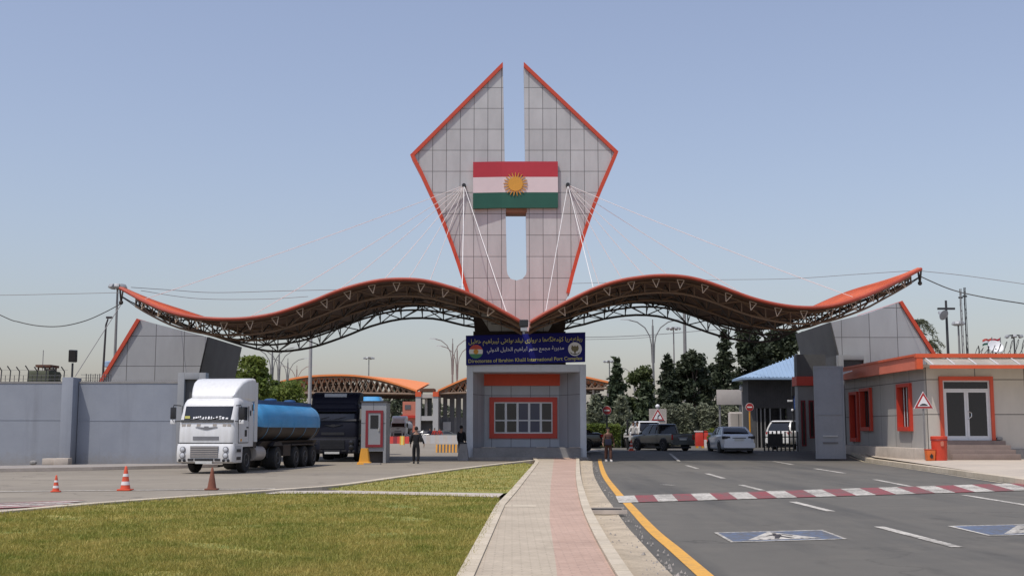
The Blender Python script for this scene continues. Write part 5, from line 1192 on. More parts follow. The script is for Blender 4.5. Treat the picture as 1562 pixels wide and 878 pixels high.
holes = [(a, c, wz0, wz1) for a, c in wins]+[(doorS[0], doorS[1], .75, 3.25)]
y = .0
for a, c, z0_, z1_ in holes:
    mb.bx(0, .3, y if y else .25, a, 0, ozt); mb.bx(0, .3, a, c, 0, z0_); mb.bx(0, .3, a, c, z1_, ozt); y = c
mb.bx(0, .3, y, ye, 0, ozt)
ob(mb, 'side_wall', 'office_wall_shaded')
ob(MB().bx(.3, 16, .4, ye, .0, .05).bx(.3, 16, ye-.2, ye, .05, ozt), 'rear_wall', 'beige_wall')
for i, (a, c, z0_, z1_) in enumerate(holes):
    w_ = ob(MB().bx(-.14, .28, a-.02, a+.14, z0_-.1, z1_+.06).bx(-.14, .28, c-.14, c+.02, z0_-.1, z1_+.06).bx(-.14, .28, a+.14, c-.14, z1_-.1, z1_+.06).bx(-.18, .28, a+.14, c-.14, z0_-.1, z0_+.1), 'window' if i < 2 else 'side_door', 'window_red')
    ob(MB().bx(.12, .16, a+.14, c-.14, z0_+.1, z1_-.1), 'pane', 'glass_dark' if i < 2 else 'kiosk_red', w_)
    if i < 2:
        mb = MB()
        for k in (1, 2, 3): yb_ = a+.14+(c-a-.28)*k/4; mb.tube((.06, yb_, z0_+.1), (.06, yb_, z1_-.1), .018, 5)
        ob(mb, 'bars', 'white_frame' if i == 0 else 'chassis', w_)
# main door
fr = ob(MB().bx(dx0-.02, dx0+.13, -.12, .2, dzb, dzt+.02).bx(dx1-.13, dx1+.02, -.12, .2, dzb, dzt+.02).bx(dx0+.13, dx1-.13, -.12, .2, dzt-.16, dzt+.02), 'door_surround', 'door_frame_orange')
a, c = dx0+.13, dx1-.13; zt_ = dzt-.16; ztr = oZ(592.5)
df = ob(MB().bx(a, a+.07, -.04, .1, dzb, zt_).bx(c-.07, c, -.04, .1, dzb, zt_).bx(a+.07, c-.07, -.04, .1, zt_-.06, zt_).bx(a+.07, c-.07, -.04, .1, ztr-.06, ztr).bx(a+.07, c-.07, -.04, .1, dzb, dzb+.05), 'door_frame', 'white_frame')
ob(MB().bx(a+.07, c-.07, .03, .05, ztr, zt_-.06), 'transom_pane', 'glass_dark', df)
m_ = (a+c)/2
for x0_, x1_, s in ((a+.075, m_-.005, 1), (m_+.005, c-.075, -1)):
    z0_, z1_ = dzb+.05, ztr-.065
    lf = ob(MB().bx(x0_, x0_+.09, -.03, .06, z0_, z1_).bx(x1_-.09, x1_, -.03, .06, z0_, z1_).bx(x0_+.09, x1_-.09, -.03, .06, z1_-.1, z1_).bx(x0_+.09, x1_-.09, -.03, .06, z0_, z0_+.14), 'door', 'white_frame')
    ob(MB().bx(x0_+.09, x1_-.09, .0, .02, z0_+.14, z1_-.1), 'pane', 'glass_dark', lf)
    xh = x1_-.045 if s > 0 else x0_+.045
    if s < 0: ob(MB().path([(xh, -.03, z0_+.88), (xh, -.1, z0_+.9), (xh+.12, -.11, z0_+1.0), (xh+.13, -.1, z0_+1.15), (xh+.0, -.1, z0_+1.22), (xh, -.03, z0_+1.22)], .018, 6), 'handle', 'chrome', lf)
# steps, ledge
for i in range(4): ob(MB().bx(dx0+.05-.02*i, dx1+.35+.08*i, -.36-.32*i, -.36-.32*(i-1) if i else -.02, -.02, dzb-.02-i*(dzb-.02)/4.2), 'step', 'step_brown', bevel=.012)
ob(MB().bx(dx1+.36, 16, -.14, -.003, -.02, .42), 'base_course', 'concrete_grey'); ob(MB().bx(-.62, -.02, .0, ye-.6, -.12, .46), 'side_ledge', 'concrete_light', bevel=.02)
ob(MB().bx(dx1+.06, dx1+.3, -.2, -.02, dzb+.003, dzb+.14), 'stone', 'concrete_grey', bevel=.04)
# fascia and roof
zf0, zf1 = oZ(559), oZ(541)
ob(MB().bx(-.55, -.35, -.55, ye+.1, zf0-.12, zf1).bx(-.35, 16, ye-.1, ye+.1, zf0, zf1), 'side_fascia', 'fascia')
ob(MB().bx(-.35, 16, -.3, ye-.1, ozt+.003, ozt+.12), 'roof_slab', 'beige_wall')
ob(MB().bx(-.62, 16, -.62, -.40, zf1-.15, zf1+.02).bx(-.62, -.40, -.40, ye+.12, zf1-.08, zf1+.02).bx(-.58, -.30, -.60, -.38, zf0-.13, zf1-.15), 'fascia_cap', 'orange')
ob(MB().hexa([(-.3, -1.5, zf0-.05), (16, -1.5, zf0-.05), (16, -1.5, zf0-.01), (-.3, -1.5, zf0-.01)], [(-.25, -.42, zf1-.2), (16, -.42, zf1-.2), (16, -.42, zf1-.16), (-.25, -.42, zf1-.16)]), 'front_canopy', 'poly_sheet')
mb = MB(); mb.bx(-.33, 16, -1.56, -1.5, zf0-.16, zf0+.0)
ob(mb, 'canopy_edge', 'orange')
for i in range(8):
    x = -.2+i*.95; ob(MB().hexa([(x, -1.49, zf0-.0), (x+.05, -1.49, zf0-.0), (x+.05, -1.49, zf0+.04), (x, -1.49, zf0+.04)], [(x, -.43, zf1-.15), (x+.05, -.43, zf1-.15), (x+.05, -.43, zf1-.11), (x, -.43, zf1-.11)]), 'canopy_rib', 'white_frame')
# gate leaf and lean-to beside the office
gY = 59.2; t = thing('gate_leaf', 'tall plain grey steel gate leaf standing open beside the office', 'gate', (at(1266, 650, gY).x, gY, gz(15.5, gY))); gw = (at(1289, 640, gY).x-at(1243.5, 640, gY).x)/2; gh = at(781, 558, gY).z-gz(15.5, gY)
MB().bx(-gw, gw, 0, .08, .1, gh).build('sheet', 'steel_sheet', t); mb = MB().bx(-gw, -gw+.08, -.03, -.002, .1, gh).bx(gw-.08, gw, -.03, -.002, .1, gh).bx(-gw+.08, gw-.08, -.03, -.002, gh-.08, gh).bx(-gw+.08, gw-.08, -.03, -.002, .1, .2).bx(-gw+.08, gw-.08, -.03, -.002, gh*.48, gh*.48+.05); mb.build('frame', 'steel_sheet', t)
MB().bx(-gw*.5, gw*.5, -.04, -.003, .85, .92).build('lower_slot', 'far_dark', t); MB().bx(-gw*.5, gw*.5, -.05, -.003, 1.18, 1.26).build('pull_bar', 'lamp_head', t)
t = thing('porch_roof', 'small sloping pale porch roof on a white pipe post', 'canopy', (*at(1285, 690, 62).xy, .25)); pz_ = lambda py: at(781, py, 62).z-.25
MB().tube((0, 0, 0), (0, 0, pz_(572)), .06, 8).build('post', 'white_frame', t); pxm = lambda px: at(px, 640, 62).x-t.location.x
MB().hexa([(pxm(1253), -.8, pz_(581)), (pxm(1296), -.8, pz_(567)), (pxm(1296), .9, pz_(567)), (pxm(1253), .9, pz_(581))], [(pxm(1253), -.8, pz_(580)), (pxm(1296), -.8, pz_(565.5)), (pxm(1296), .9, pz_(565.5)), (pxm(1253), .9, pz_(580))]).build('roof_sheet', 'white_frame', t)
# warning sign by the office
def tri_sign(name, label, px, yb, yt, side, Y, zb, mark):
    p = at(px, 600, Y); t = thing(name, label, 'road sign', (p.x, Y, zb)); zt = at(781, yt, Y).z-zb; h = side*.866
    MB().tube((0, .05, 0), (0, .05, zt-h*.3), .035, 8).build('post', 'pole', t)
    f = lambda q: [(-side/2*q, -h/3*q), (side/2*q, -h/3*q), (0, h*2/3*q)]
    zc = zt-h*2/3
    MB().prism_y([(x, z+zc) for x, z in f(1.06)], -.005, .02).build('plate', 'sign_white', t); pl = MB().prism_y([(x, z+zc) for x, z in f(.98)], -.018, -.006).build('red_border', 'sign_red', t)
    MB().prism_y([(x, z+zc) for x, z in f(.66)], -.028, -.019).build('white_field', 'sign_white', t)
    for m in mark: MB().prism_y([(x*side, z*side+zc) for x, z in m], -.038, -.029).build('symbol', 'black_plastic', t)
    return t
hump_ = [[(-.22, -.14), (.22, -.14), (.19, -.10), (.10, -.055), (.06, -.04), (-.06, -.04), (-.10, -.055), (-.19, -.10)]]
tri_sign('warning_sign', 'red bordered triangular hump warning sign on a grey post by the office', 1408, 695, 597.5, .82, 51.9, .24, hump_)
# bins
p = at(1433, 690, 51.0); p.z = .24; t = thing('litter_bin', 'tall round red litter bin beside the office steps', 'bin', (p.x, p.y, .24)); s = p.y/FPX
MB().lathe([(.30, 0), (.31, .05), (.33, .9), (.35, .92), (.35, 1.02), (.32, 1.04), (.29, 1.0), (.02, .98)], Matrix.Identity(4), 24).build('body', 'bin_red', t, smooth=40)
MB().lathe([(.355, .86), (.365, .88), (.355, .90)], Matrix.Identity(4), 24, False).build('band', 'kiosk_red', t, smooth=40)
MB().prism_y([(-.05, .62), (.06, .62), (.08, .78), (.03, .84), (-.06, .80)], -.36, -.25).build('emblem', 'far_salmon', t)
t2 = thing('litter_box', 'small open orange litter box at the foot of the red bin', 'bin', (p.x-.44, p.y-.1, .24))
MB().hexa([(-.16, -.16, 0), (.16, -.16, 0), (.16, .16, 0), (-.16, .16, 0)], [(-.19, -.18, .46), (.19, -.18, .46), (.19, .18, .46), (-.19, .18, .46)]).build('body', 'bin_orange', t2, bevel=.03); MB().bx(-.20, .20, -.19, .19, .46, .49).build('rim', 'bin_red', t2, bevel=.01)
MB().prism_y([(-.04, .1), (.05, .1), (.07, .22), (.0, .3), (-.07, .2)], -.2, -.17).build('sticker', 'black_plastic', t2)
# kerb blocks at the sidewalk end
for i, (px, py, lab) in enumerate(((1275, 690, 'loose pale kerb block at the end of the office pavement'), (1262, 692, 'second loose kerb block nearest the gate leaf'))):
    p = gp(px, py, .1); o = MB().bx(-.45, .45, -.2, .2, 0, .16+.05*i).build('kerb_block', 'concrete_light', bevel=.02); o.location = (p.x, p.y, .08); tag(o, lab, 'kerb block')
# things behind the office roof
def rz(py, Y): return at(781, py, Y).z
Y = 90; t = thing('speaker_pole', 'dark pole with loudspeakers behind the office roof', 'pole', (at(1449, 600, Y).x, Y, .35))
MB().tube((0, 0, 0), (0, 0, rz(465, Y)), .14, 8, .09).build('pole', 'pole_dark', t); MB().bx(-.65, .65, -.1, .1, rz(479, Y), rz(476, Y)).build('cross_arm', 'pole_dark', t)
MB().lathe([(.08, -.25), (.18, 0), (.42, .32), (.38, .33)], TX(-.45, -.1, rz(485, Y)) @ Matrix.Rotation(2.1, 4, 'X') @ Matrix.Rotation(.4, 4, 'Y'), 14).build('horn_speaker', 'lamp_head', t, smooth=40)
for px, yt, lab in ((1472, 446, 'slender grey lattice aerial mast behind the office roof'), (1478.5, 444, 'taller dark whip aerial mast behind the office roof')):
    Y = 110; t = thing('aerial_mast', lab, 'aerial', (at(px, 600, Y).x, Y, .35)); zt = rz(yt, Y); m = 'pole' if px < 1475 else 'pole_dark'
    mb = MB()
    for a in range(3): mb.tube((.13*math.cos(a*2.1), .13*math.sin(a*2.1), 0), (.08*math.cos(a*2.1), .08*math.sin(a*2.1), zt), .03, 4)
    for k in range(18): z = zt*k/18; mb.tube((.13*math.cos((k%3)*2.1), .13*math.sin((k%3)*2.1), z), (.12*math.cos((k%3+1)*2.1), .12*math.sin((k%3+1)*2.1), z+zt/18), .02, 4)
    mb.build('mast', m, t); MB().bx(-.2, .2, -.05, .05, zt-.9, zt-.75).build('bracket', 'pole_dark', t)
for px, cols, lab in ((1517, ('disc_red', 'sign_white', 'flag_green'), 'small red, white and green flag waving on a roof pole'), (1530, ('flag_red', 'sign_white', 'black_plastic'), 'small red, white and black flag waving on a roof pole')):
    Y = 85; xb = at(px+ (0 if px < 1520 else 0), 600, Y).x; t = thing('flag', lab, 'flag', (xb, Y, 0), 0, 'flags on the office roof')
    zt = rz(514, Y); MB().tube((0, 0, 0), (0, 0, zt), .035, 6).build('pole', 'pole', t); w_, h_ = .66, .46
    for k, cm in enumerate(cols):
        mb = MB(); vs = []
        for i in range(7):
            u = i/6; x = -u*w_; dz = -.18*u-.06*math.sin(u*6); yv = .09*math.sin(u*7+k*.3)
            for z in (zt-.03-h_*k/3, zt-.03-h_*(k+1)/3+.004): vs += [(x, yv, z+dz)]
        mb.add(vs, [(2*i, 2*i+1, 2*i+3, 2*i+2) for i in range(6)]); o = mb.build(['upper_band', 'middle_band', 'lower_band'][k], cm, t)
        sm = o.modifiers.new('s', 'SOLIDIFY'); sm.thickness = .01
t = thing('satellite_dish', 'white satellite dish behind the office roof edge', 'dish', (at(1522, 600, 80).x, 80, .35)); z_ = rz(529, 80)-.35
MB().tube((0, 0, 0), (0, 0, z_-.1), .06, 6).build('mast', 'pole', t); MB().lathe([(.01, -.12), (.3, -.06), (.52, .06), (.5, .08), (.28, -.03), (.01, -.09)], TX(0, 0, z_) @ Matrix.Rotation(1.0, 4, 'X'), 18).build('dish', 'sign_white', t, smooth=50)
# wall with coils of razor wire behind the office
Y = 78; t = thing('rear_wall', 'far wall topped by coiled razor wire behind the office', 'wall', (at(1530, 600, Y).x, Y, .35)); zt = rz(541, Y)-.35
xa, xb = at(1478, 640, Y).x-t.location.x, at(1640, 640, Y).x-t.location.x
MB().bx(xa, xb, 0, .3, 0, zt).build('wall', 'concrete_grey', t); mb = MB(); pts = []
for i in range(400):
    u = i/399; a = u*2*PI*16; g = .25+.27*ss(u, .05, .45); pts.append((xa+(xb-xa)*(.10+.9*u)+.15*math.cos(a), .15+g*math.sin(a)*.6, zt+g+g*math.cos(a)))
mb.path(pts, .022, 4).build('razor_wire', 'wire', t)
for px in (1481, 1499, 1514): x = at(px, 640, Y).x-t.location.x; MB().path([(x, .1, zt), (x+.02, .1, zt+.35), (x-.06, .0, zt+.6)], .04, 5).build('wire_post', 'pole_dark', t)

# ================================================================== RIGHT LANES: SHED, BOARDS, SIGNS, BARRIERS
G = .35
SYY = 80; t = thing('shed', 'dark corrugated shed with pale blue hipped roof beside the car lanes', 'shed', (at(1180, 640, SYY).x, SYY, G))
sX = lambda px, Y=SYY: at(px, 600, Y).x-t.location.x
sZ = lambda py, Y=SYY: at(781, py, Y).z-G
x0, x1 = sX(1141), sX(1262)
zev = sZ(578)
MB().bx(x0, x1, 0, .2, sZ(622), zev).bx(x0, x0+.2, .2, 1.8, 0, zev).build('upper_wall', 'shed_wall', t)
mb = MB()
for i in range(34): x = x0+(x1-x0)*i/34; mb.bx(x, x+.05, -.03, -.002, sZ(622), zev)
mb.build('corrugation', 'shed_wall', t)
MB().bx(x0, sX(1152), .0, .3, 0, sZ(622)-.003).build('side_panel', 'pylon_dark', t); MB().bx(sX(1200), x1, .0, .3, 0, sZ(622)-.003).build('lower_wall', 'pylon_dark', t)
for px in (1154, 1160, 1166, 1174, 1190): MB().bx(sX(px)-.04, sX(px)+.04, .02, .1, 0, sZ(622)-.003).build('mullion', 'pole', t)
MB().bx(sX(1152), sX(1200), .5, .54, 0, sZ(622)-.003).build('pane', 'glass_dark', t)
ap = sZ(541); xr0 = sX(1128); ym = 1.2
MB().hexa([(xr0, -1.0, zev-.05), (x1+.3, -1.0, zev-.05), (x1+.3, 2.6, zev-.05), (xr0, 2.6, zev-.05)], [(xr0, -1.0, zev+.08), (x1+.3, -1.0, zev+.08), (x1+.3, 2.6, zev+.08), (xr0, 2.6, zev+.08)]).build('eaves', 'blue_roof', t)
xa_ = sX(1222); rf = MB().add([(xr0, -1.0, zev+.085), (x1+.3, -1.0, zev+.085), (x1+.3, 2.6, zev+.085), (xr0, 2.6, zev+.085), (xa_, ym, ap), (x1+.3, ym, ap)], [(0, 1, 5, 4), (0, 4, 3), (3, 4, 5, 2), (1, 2, 5), (0, 3, 2, 1)])
rf.build('roof', 'blue_roof', t)
mb = MB()
for i in range(1, 24):
    u = i/24; x = xr0+(x1+.3-xr0)*u; k = min(1, (x-xr0)/(xa_-xr0)); mb.tube((x, -1.0, zev+.11), (x, -1.0+(ym+1.0)*k, zev+.11+(ap-zev)*k), .035, 4)
mb.build('roof_seams', 'blue_roof', t)
# blank panel board with camera globe
Y = 88; t = thing('panel_board', 'blank pale grey panel board on posts in front of the trees', 'board', (at(1115, 640, Y).x, Y, G)); bX = lambda px: at(px, 640, Y).x-t.location.x; bZ = lambda py: at(781, py, Y).z-G
MB().bx(bX(1094), bX(1137), 0, .12, bZ(617), bZ(594)).build('panel', 'far_concrete', t, bevel=.02); MB().tube((bX(1130), .2, 0), (bX(1130), .2, bZ(600)), .08, 6).tube((bX(1099), .2, 0), (bX(1099), .2, bZ(600)), .08, 6).build('posts', 'pole', t)
Y = 82; t = thing('camera_post', 'slim post with white globe security camera beside the shed', 'camera', (at(1133, 640, Y).x, Y, G)); z_ = at(781, 592, Y).z-G
MB().tube((0, 0, 0), (0, 0, z_-.2), .05, 6).build('post', 'pole_light', t); MB().ball((0, 0, z_), .19, 10).build('globe', 'sign_white', t, smooth=50); MB().lathe([(.2, .12), (.22, .15), (.08, .26)], TX(0, 0, z_), 12).build('hood', 'lamp_head', t)
Y = 84; t = thing('cabinet', 'rounded pale grey service cabinet standing by the dense hedge', 'cabinet', (at(1125, 640, Y).x, Y, G)); hw_ = 13/FPX*Y/1.0; hz_ = at(781, 628, Y).z-G
MB().loft([rrect(-hw_, hw_, -.4, .4, .1, z) for z in (0, hz_-.1)]+[rrect(-hw_*.92, hw_*.92, -.32, .32, .1, hz_)]).build('body', 'far_concrete', t, smooth=35); MB().bx(-.02, .02, -.42, -.39, .1, hz_-.15).build('door_gap', 'far_dark', t)
def no_entry(px, yc, Y, r, mpost, label, zb):
    t = thing('no_entry_sign', label, 'road sign', (at(px, 600, Y).x, Y, zb), 0, 'no entry signs'); z_ = at(781, yc, Y).z-zb
    MB().tube((0, .05, 0), (0, .05, z_+r*.5), .05, 8).build('post', mpost, t); MB().lathe([(r*1.06, 0), (r*1.06, .03), (r, .031)], TX(0, .03, z_) @ AXY, 24).build('plate', 'sign_white', t); MB().lathe([(r*.98, .0), (r*.98, .012), (.01, .012)], TX(0, -.001, z_) @ AXY, 24).build('red_disc', 'sign_red', t)
    MB().bx(-r*.62, r*.62, -.03, -.0155, z_-r*.16, z_+r*.16).build('white_bar', 'sign_white', t); return t
no_entry(925.5, 625.5, 70, .25, 'pole_dark', 'round red no entry sign on a black post near the booth', G)
no_entry(1143, 620.5, 74, .24, 'amber', 'round red no entry sign on a yellow post near the shed', G)
arrow_ = [[(-.03, -.16), (.03, -.16), (.03, .0), (.10, .06), (.05, .12), (-.03, .03)], [(.04, .14), (.15, .15), (.12, .03)]]
t = tri_sign('warning_sign', 'triangular bend warning sign with white plate behind the dark car', 1003, 660, 623, .95, 84, G, arrow_); MB().bx(-.62, .62, .03, .05, at(781, 646, 84).z-G, at(781, 623, 84).z-G).build('backing_plate', 'far_concrete', t); MB().ball((0, .1, at(781, 622, 84).z-G+.12), .16, 8).build('beacon', 'sign_white', t, smooth=50)
# blue sign and lamps on a post by the shed
Y = 72; t = thing('sign_post', 'black post with blue lettered sign and small white lamps at the shed', 'road sign', (at(1210, 640, Y).x, Y, G)); z_ = lambda py: at(781, py, Y).z-G
MB().tube((0, 0, 0), (0, 0, z_(578)), .055, 8).build('post', 'black_metal', t); MB().bx(.05, .62, -.06, -.02, z_(624), z_(603)).build('blue_panel', 'sign_blue', t)
for k in range(4): MB().bx(.12, .55-.06*(k % 2), -.072, -.061, z_(607+k*4.3), z_(605+k*4.3)).build('sign_line', 'sign_white', t)
MB().box((-.18, -.05, z_(611)), (.3, .14, .1)).build('lamp', 'sign_white', t, bevel=.02); MB().ball((-.05, -.06, z_(625)), .08, 8).build('lamp', 'sign_white', t); MB().box((0, -.05, z_(597)), (.14, .14, .5)).build('box', 'black_plastic', t)
# low black railing
Y = 67; xa, xb = at(1165, 640, Y).x, at(1216, 640, Y).x; t = thing('railing', 'low black spiked railing in front of the white off-roader', 'railing', ((xa+xb)/2, Y, G)); L_ = (xb-xa)/2
for i in range(9):
    x = -L_+2*L_*i/8; MB().tube((x, 0, 0), (x, 0, 1.05+.18*random.random()), .045, 6).build('upright', 'black_metal', t)
MB().tube((-L_, 0, .35), (L_, 0, .35), .03, 5).tube((-L_, 0, .8), (L_, 0, .8), .03, 5).build('rails', 'black_metal', t)
MB().bx(-L_*.75, L_*.1, -.05, -.02, .3, .98).build('mesh_panel', 'black_metal', t)
# barrier arm
Y = 72; t = thing('barrier_arm', 'white boom barrier arm with red tip and black stand', 'barrier', (at(957, 640, Y).x, Y, G)); z_ = at(781, 665, Y).z-G
xe = at(987, 640, Y).x-t.location.x
MB().bx(-.06, .06, -.06, .06, 0, at(781, 640, Y).z-G).build('stand', 'black_metal', t); MB().bx(.22, .34, -.05, .05, 0, at(781, 668, Y).z-G).build('stand_leg', 'black_metal', t)
MB().bx(-.25, xe, -.10, -.065, z_-.05, z_+.05).build('arm', 'cone_white', t); MB().bx(xe, xe+.35, -.10, -.065, z_-.05, z_+.05).build('arm_tip', 'barrier_red', t)
# red plastic barriers
Y = 79
for i, (pa, pb, lab) in enumerate(((1060, 1072, 'red plastic road barrier with pale top between the cars'), (1073, 1083, 'second red road barrier with white legs next to the pale car'))):
    xa, xb = at(pa, 640, Y).x, at(pb, 640, Y).x; t = thing('road_barrier', lab, 'barrier', ((xa+xb)/2, Y, G), 0, 'red road barriers'); h = (xb-xa)/2
    MB().hexa([(-h, -.25, .12), (h, -.25, .12), (h, .25, .12), (-h, .25, .12)], [(-h, -.12, 1.05), (h, -.12, 1.05), (h, .12, 1.05), (-h, .12, 1.05)]).build('body', 'barrier_red', t, bevel=.03); MB().bx(-h-.05, h+.05, -.14, .14, 1.053, 1.14).build('top_rail', 'cone_white' if i == 0 else 'barrier_red', t)
    for s in (-1, 1): MB().bx(s*h*.7-.08, s*h*.7+.08, -.3, -.1, 0, .12 if i == 0 else .55).build('leg', 'cone_white' if i else 'amber', t)
t = thing('lane_kerb', 'yellow painted kerb island far down the car lanes', 'kerb', (at(1000, 640, 92).x, 92, G)); MB().bx(-8, 5, -.3, .3, 0, .22).build('body', 'concrete_light', t, bevel=.03)
mb = MB()
for i in range(7): mb.bx(-7.8+i*1.8, -7+i*1.8, -.32, -.303, .02, .2)
mb.build('yellow_bands', 'amber', t)

# ================================================================== CARS
def car(name, label, cat, col, kind, loc, rz_, scale=1.0):
    t = thing(name, label, cat, loc, rz_)
    if kind == 'sedan':
        body = [(0, .66, .42, .82, .10), (.04, .78, .34, .96, .12), (.3, .87, .26, 1.05, .14), (.95, .90, .22, 1.04, .14), (2.4, .91, .2, 1.0, .12), (3.4, .90, .2, .96, .14), (4.15, .86, .22, .86, .14), (4.48, .78, .26, .74, .12), (4.6, .66, .36, .64, .08)]
        bz, rz1 = .98, 1.45; gl = [(bz, .55, 3.45, .80), (1.15, .82, 3.12, .74), (1.32, 1.12, 2.8, .67), (rz1-.04, 1.38, 2.5, .60)]; roof = (1.36, 2.52, .61); wy = (.98, 3.72); wr = .33
    elif kind == 'suv':
        body = [(0, .74, .5, 1.02, .12), (.05, .86, .42, 1.12, .14), (.3, .93, .34, 1.16, .16), (2.4, .95, .32, 1.12, .14), (3.6, .94, .32, 1.10, .16), (4.3, .90, .34, 1.0, .16), (4.7, .80, .42, .84, .12)]
        bz, rz1 = 1.1, 1.76; gl = [(bz, .10, 3.5, .84), (1.3, .16, 3.2, .80), (1.55, .30, 2.9, .73), (rz1-.05, .48, 2.6, .68)]; roof = (.40, 2.66, .69); wy = (.95, 3.75); wr = .38
    else:
        body = [(0, .78, .52, 1.06, .06), (.04, .86, .5, 1.10, .06), (1.7, .90, .45, 1.10, .06), (3.6, .90, .42, 1.08, .12), (4.7, .86, .44, 1.0, .14), (5.1, .76, .5, .88, .12)]
        bz, rz1 = 1.06, 1.76; gl = [(bz, 1.62, 4.05, .80), (1.3, 1.68, 3.7, .76), (1.55, 1.75, 3.35, .70), (rz1-.05, 1.85, 3.0, .66)]; roof = (1.78, 3.06, .67); wy = (.95, 4.1); wr = .38
    MB().loft([rrect_xz(hw, zb, zt, y, r, 4) for y, hw, zb, zt, r in body]).build('body', col, t, smooth=40)
    if kind == 'pickup': MB().bx(-.74, .74, .14, 1.55, 1.06, 1.115).build('load_bed', 'black_plastic', t)
    MB().loft([rrect(-hw, hw, y0, y1, .14, z, 4) for z, y0, y1, hw in gl]).build('glasshouse', 'glass_car', t, smooth=45)
    ra, rb, rh = roof
    rf_ = MB().loft([rrect(-rh-.02, rh+.02, ra-.06, rb+.06, .15, rz1-.07, 4), rrect(-rh, rh, ra-.02, rb+.02, .15, rz1-.025, 4), rrect(-rh+.08, rh-.08, ra+.12, rb-.12, .12, rz1, 4)]).build('roof', col, t, smooth=45)
    for s in (-1, 1):
        def P(i, f, e=.006): z, y0, y1, hw = gl[i]; return (s*(hw+e-.03), y0+.05+(y1-y0-.1)*f, z)
        mb = MB()
        for f in ((0, 1) if kind != 'sedan' else (0., 1.)): mb.path([P(i, f, .008) for i in range(4)], .045 if f else .065, 5)
        mb.path([(s*(gl[i][3]+.006), (gl[i][1]+gl[i][2])/2, gl[i][0]) for i in range(4)], .03, 5)
        mb.build('pillars', col, t, smooth=50)
        for y in wy: wheel(t, s*(.80 if kind == 'sedan' else .82), y, wr, .22, s)
        for y in wy: MB().path([(s*(body[3][1]-.03), y+(wr+.06)*math.cos(a), wr+(wr+.06)*math.sin(a)) for a in [PI*(.02+.96*i/10) for i in range(11)]], .05, 5).build('wheel_arch', 'black_plastic', t, smooth=50)
        MB().box((s*(gl[0][3]+.18), gl[0][2]-.55, bz+.08), (.2, .1, .14)).build('mirror', col, t, bevel=.03)
        lz = .86 if kind == 'sedan' else .98 if kind == 'suv' else .9
        if kind == 'pickup': MB().bx(s*.80-.05, s*.80+.05, -.02, .08, .72, 1.05).build('tail_light', 'tail_red', t, bevel=.015)
        else: MB().loft([[Vector((s*x, y, z)) for x, z in pts] for y, pts in ((.005, [(.46, lz-.04), (.80, lz-.07), (.83, lz+.09), (.50, lz+.07)]), (.16, [(.46, lz-.04), (.892, lz-.07), (.90, lz+.09), (.50, lz+.07)]))]).build('tail_light', 'tail_red' if col != 'car_silver' else 'black_plastic', t)
        MB().lathe([(.1, 0), (.08, .06)], TX(s*.62, body[-1][0]-.12, .66 if kind == 'sedan' else .8) @ Matrix.Rotation(-PI/2, 4, 'X'), 12).build('headlight', 'lamp_glass', t)
    zb_ = .5 if kind == 'sedan' else .58
    MB().loft([rrect_xz(.84, zb_-.18, zb_+.10, y, .08, 3) for y in (-.03, .12)]).build('bumper', col, t, smooth=40)
    MB().bx(-.26, .26, -.04, .02, .70, .81).build('number_plate', 'plate', t); MB().bx(-.36, .36, -.02, .03, .83, .87).build('trim_bar', 'black_plastic' if col == 'car_silver' else 'chrome', t)
    MB().bx(-.7, .7, .1, 4.3, .17, .3).build('underbody', 'black_plastic', t)
    t.scale = (scale,)*3
    return t
def carpos(px, Y): return (at(px, 640, Y).x, Y, gz(at(px, 640, Y).x, Y))
car('parked_car', 'silver saloon car seen from behind in the right lane', 'car', 'car_silver', 'sedan', carpos(1127, 63.5), R(2), 1.0)
car('pickup_truck', 'dark grey double cab pickup turning away beside the red barriers', 'pickup', 'car_grey', 'pickup', carpos(1041, 67.5), R(26), .88)
car('parked_car', 'black saloon car half hidden by the right side of the booth', 'car', 'car_black', 'sedan', carpos(916, 67), R(96), 1.0)
car('off_roader', 'white off-roader parked behind the black railing near the shed', 'car', 'car_white', 'suv', carpos(1185, 72), R(-46), 1.0)
car('pickup_truck', 'white pickup truck in front of the dark conifers', 'pickup', 'car_white', 'pickup', carpos(1004, 76), R(12), 1.0)
for i, (px, Y, c_, lab) in enumerate(((668, 150, 'car_black', 'distant black car before the customs hall'), (700, 152, 'car_grey', 'distant grey car before the customs hall, nearest the booth'), (683, 156, 'car_black', 'distant dark car in the middle before the customs hall'))):
    car('parked_car', lab, 'car', c_, 'sedan', (at(px, 640, Y).x, Y, 0), R(80+12*i))

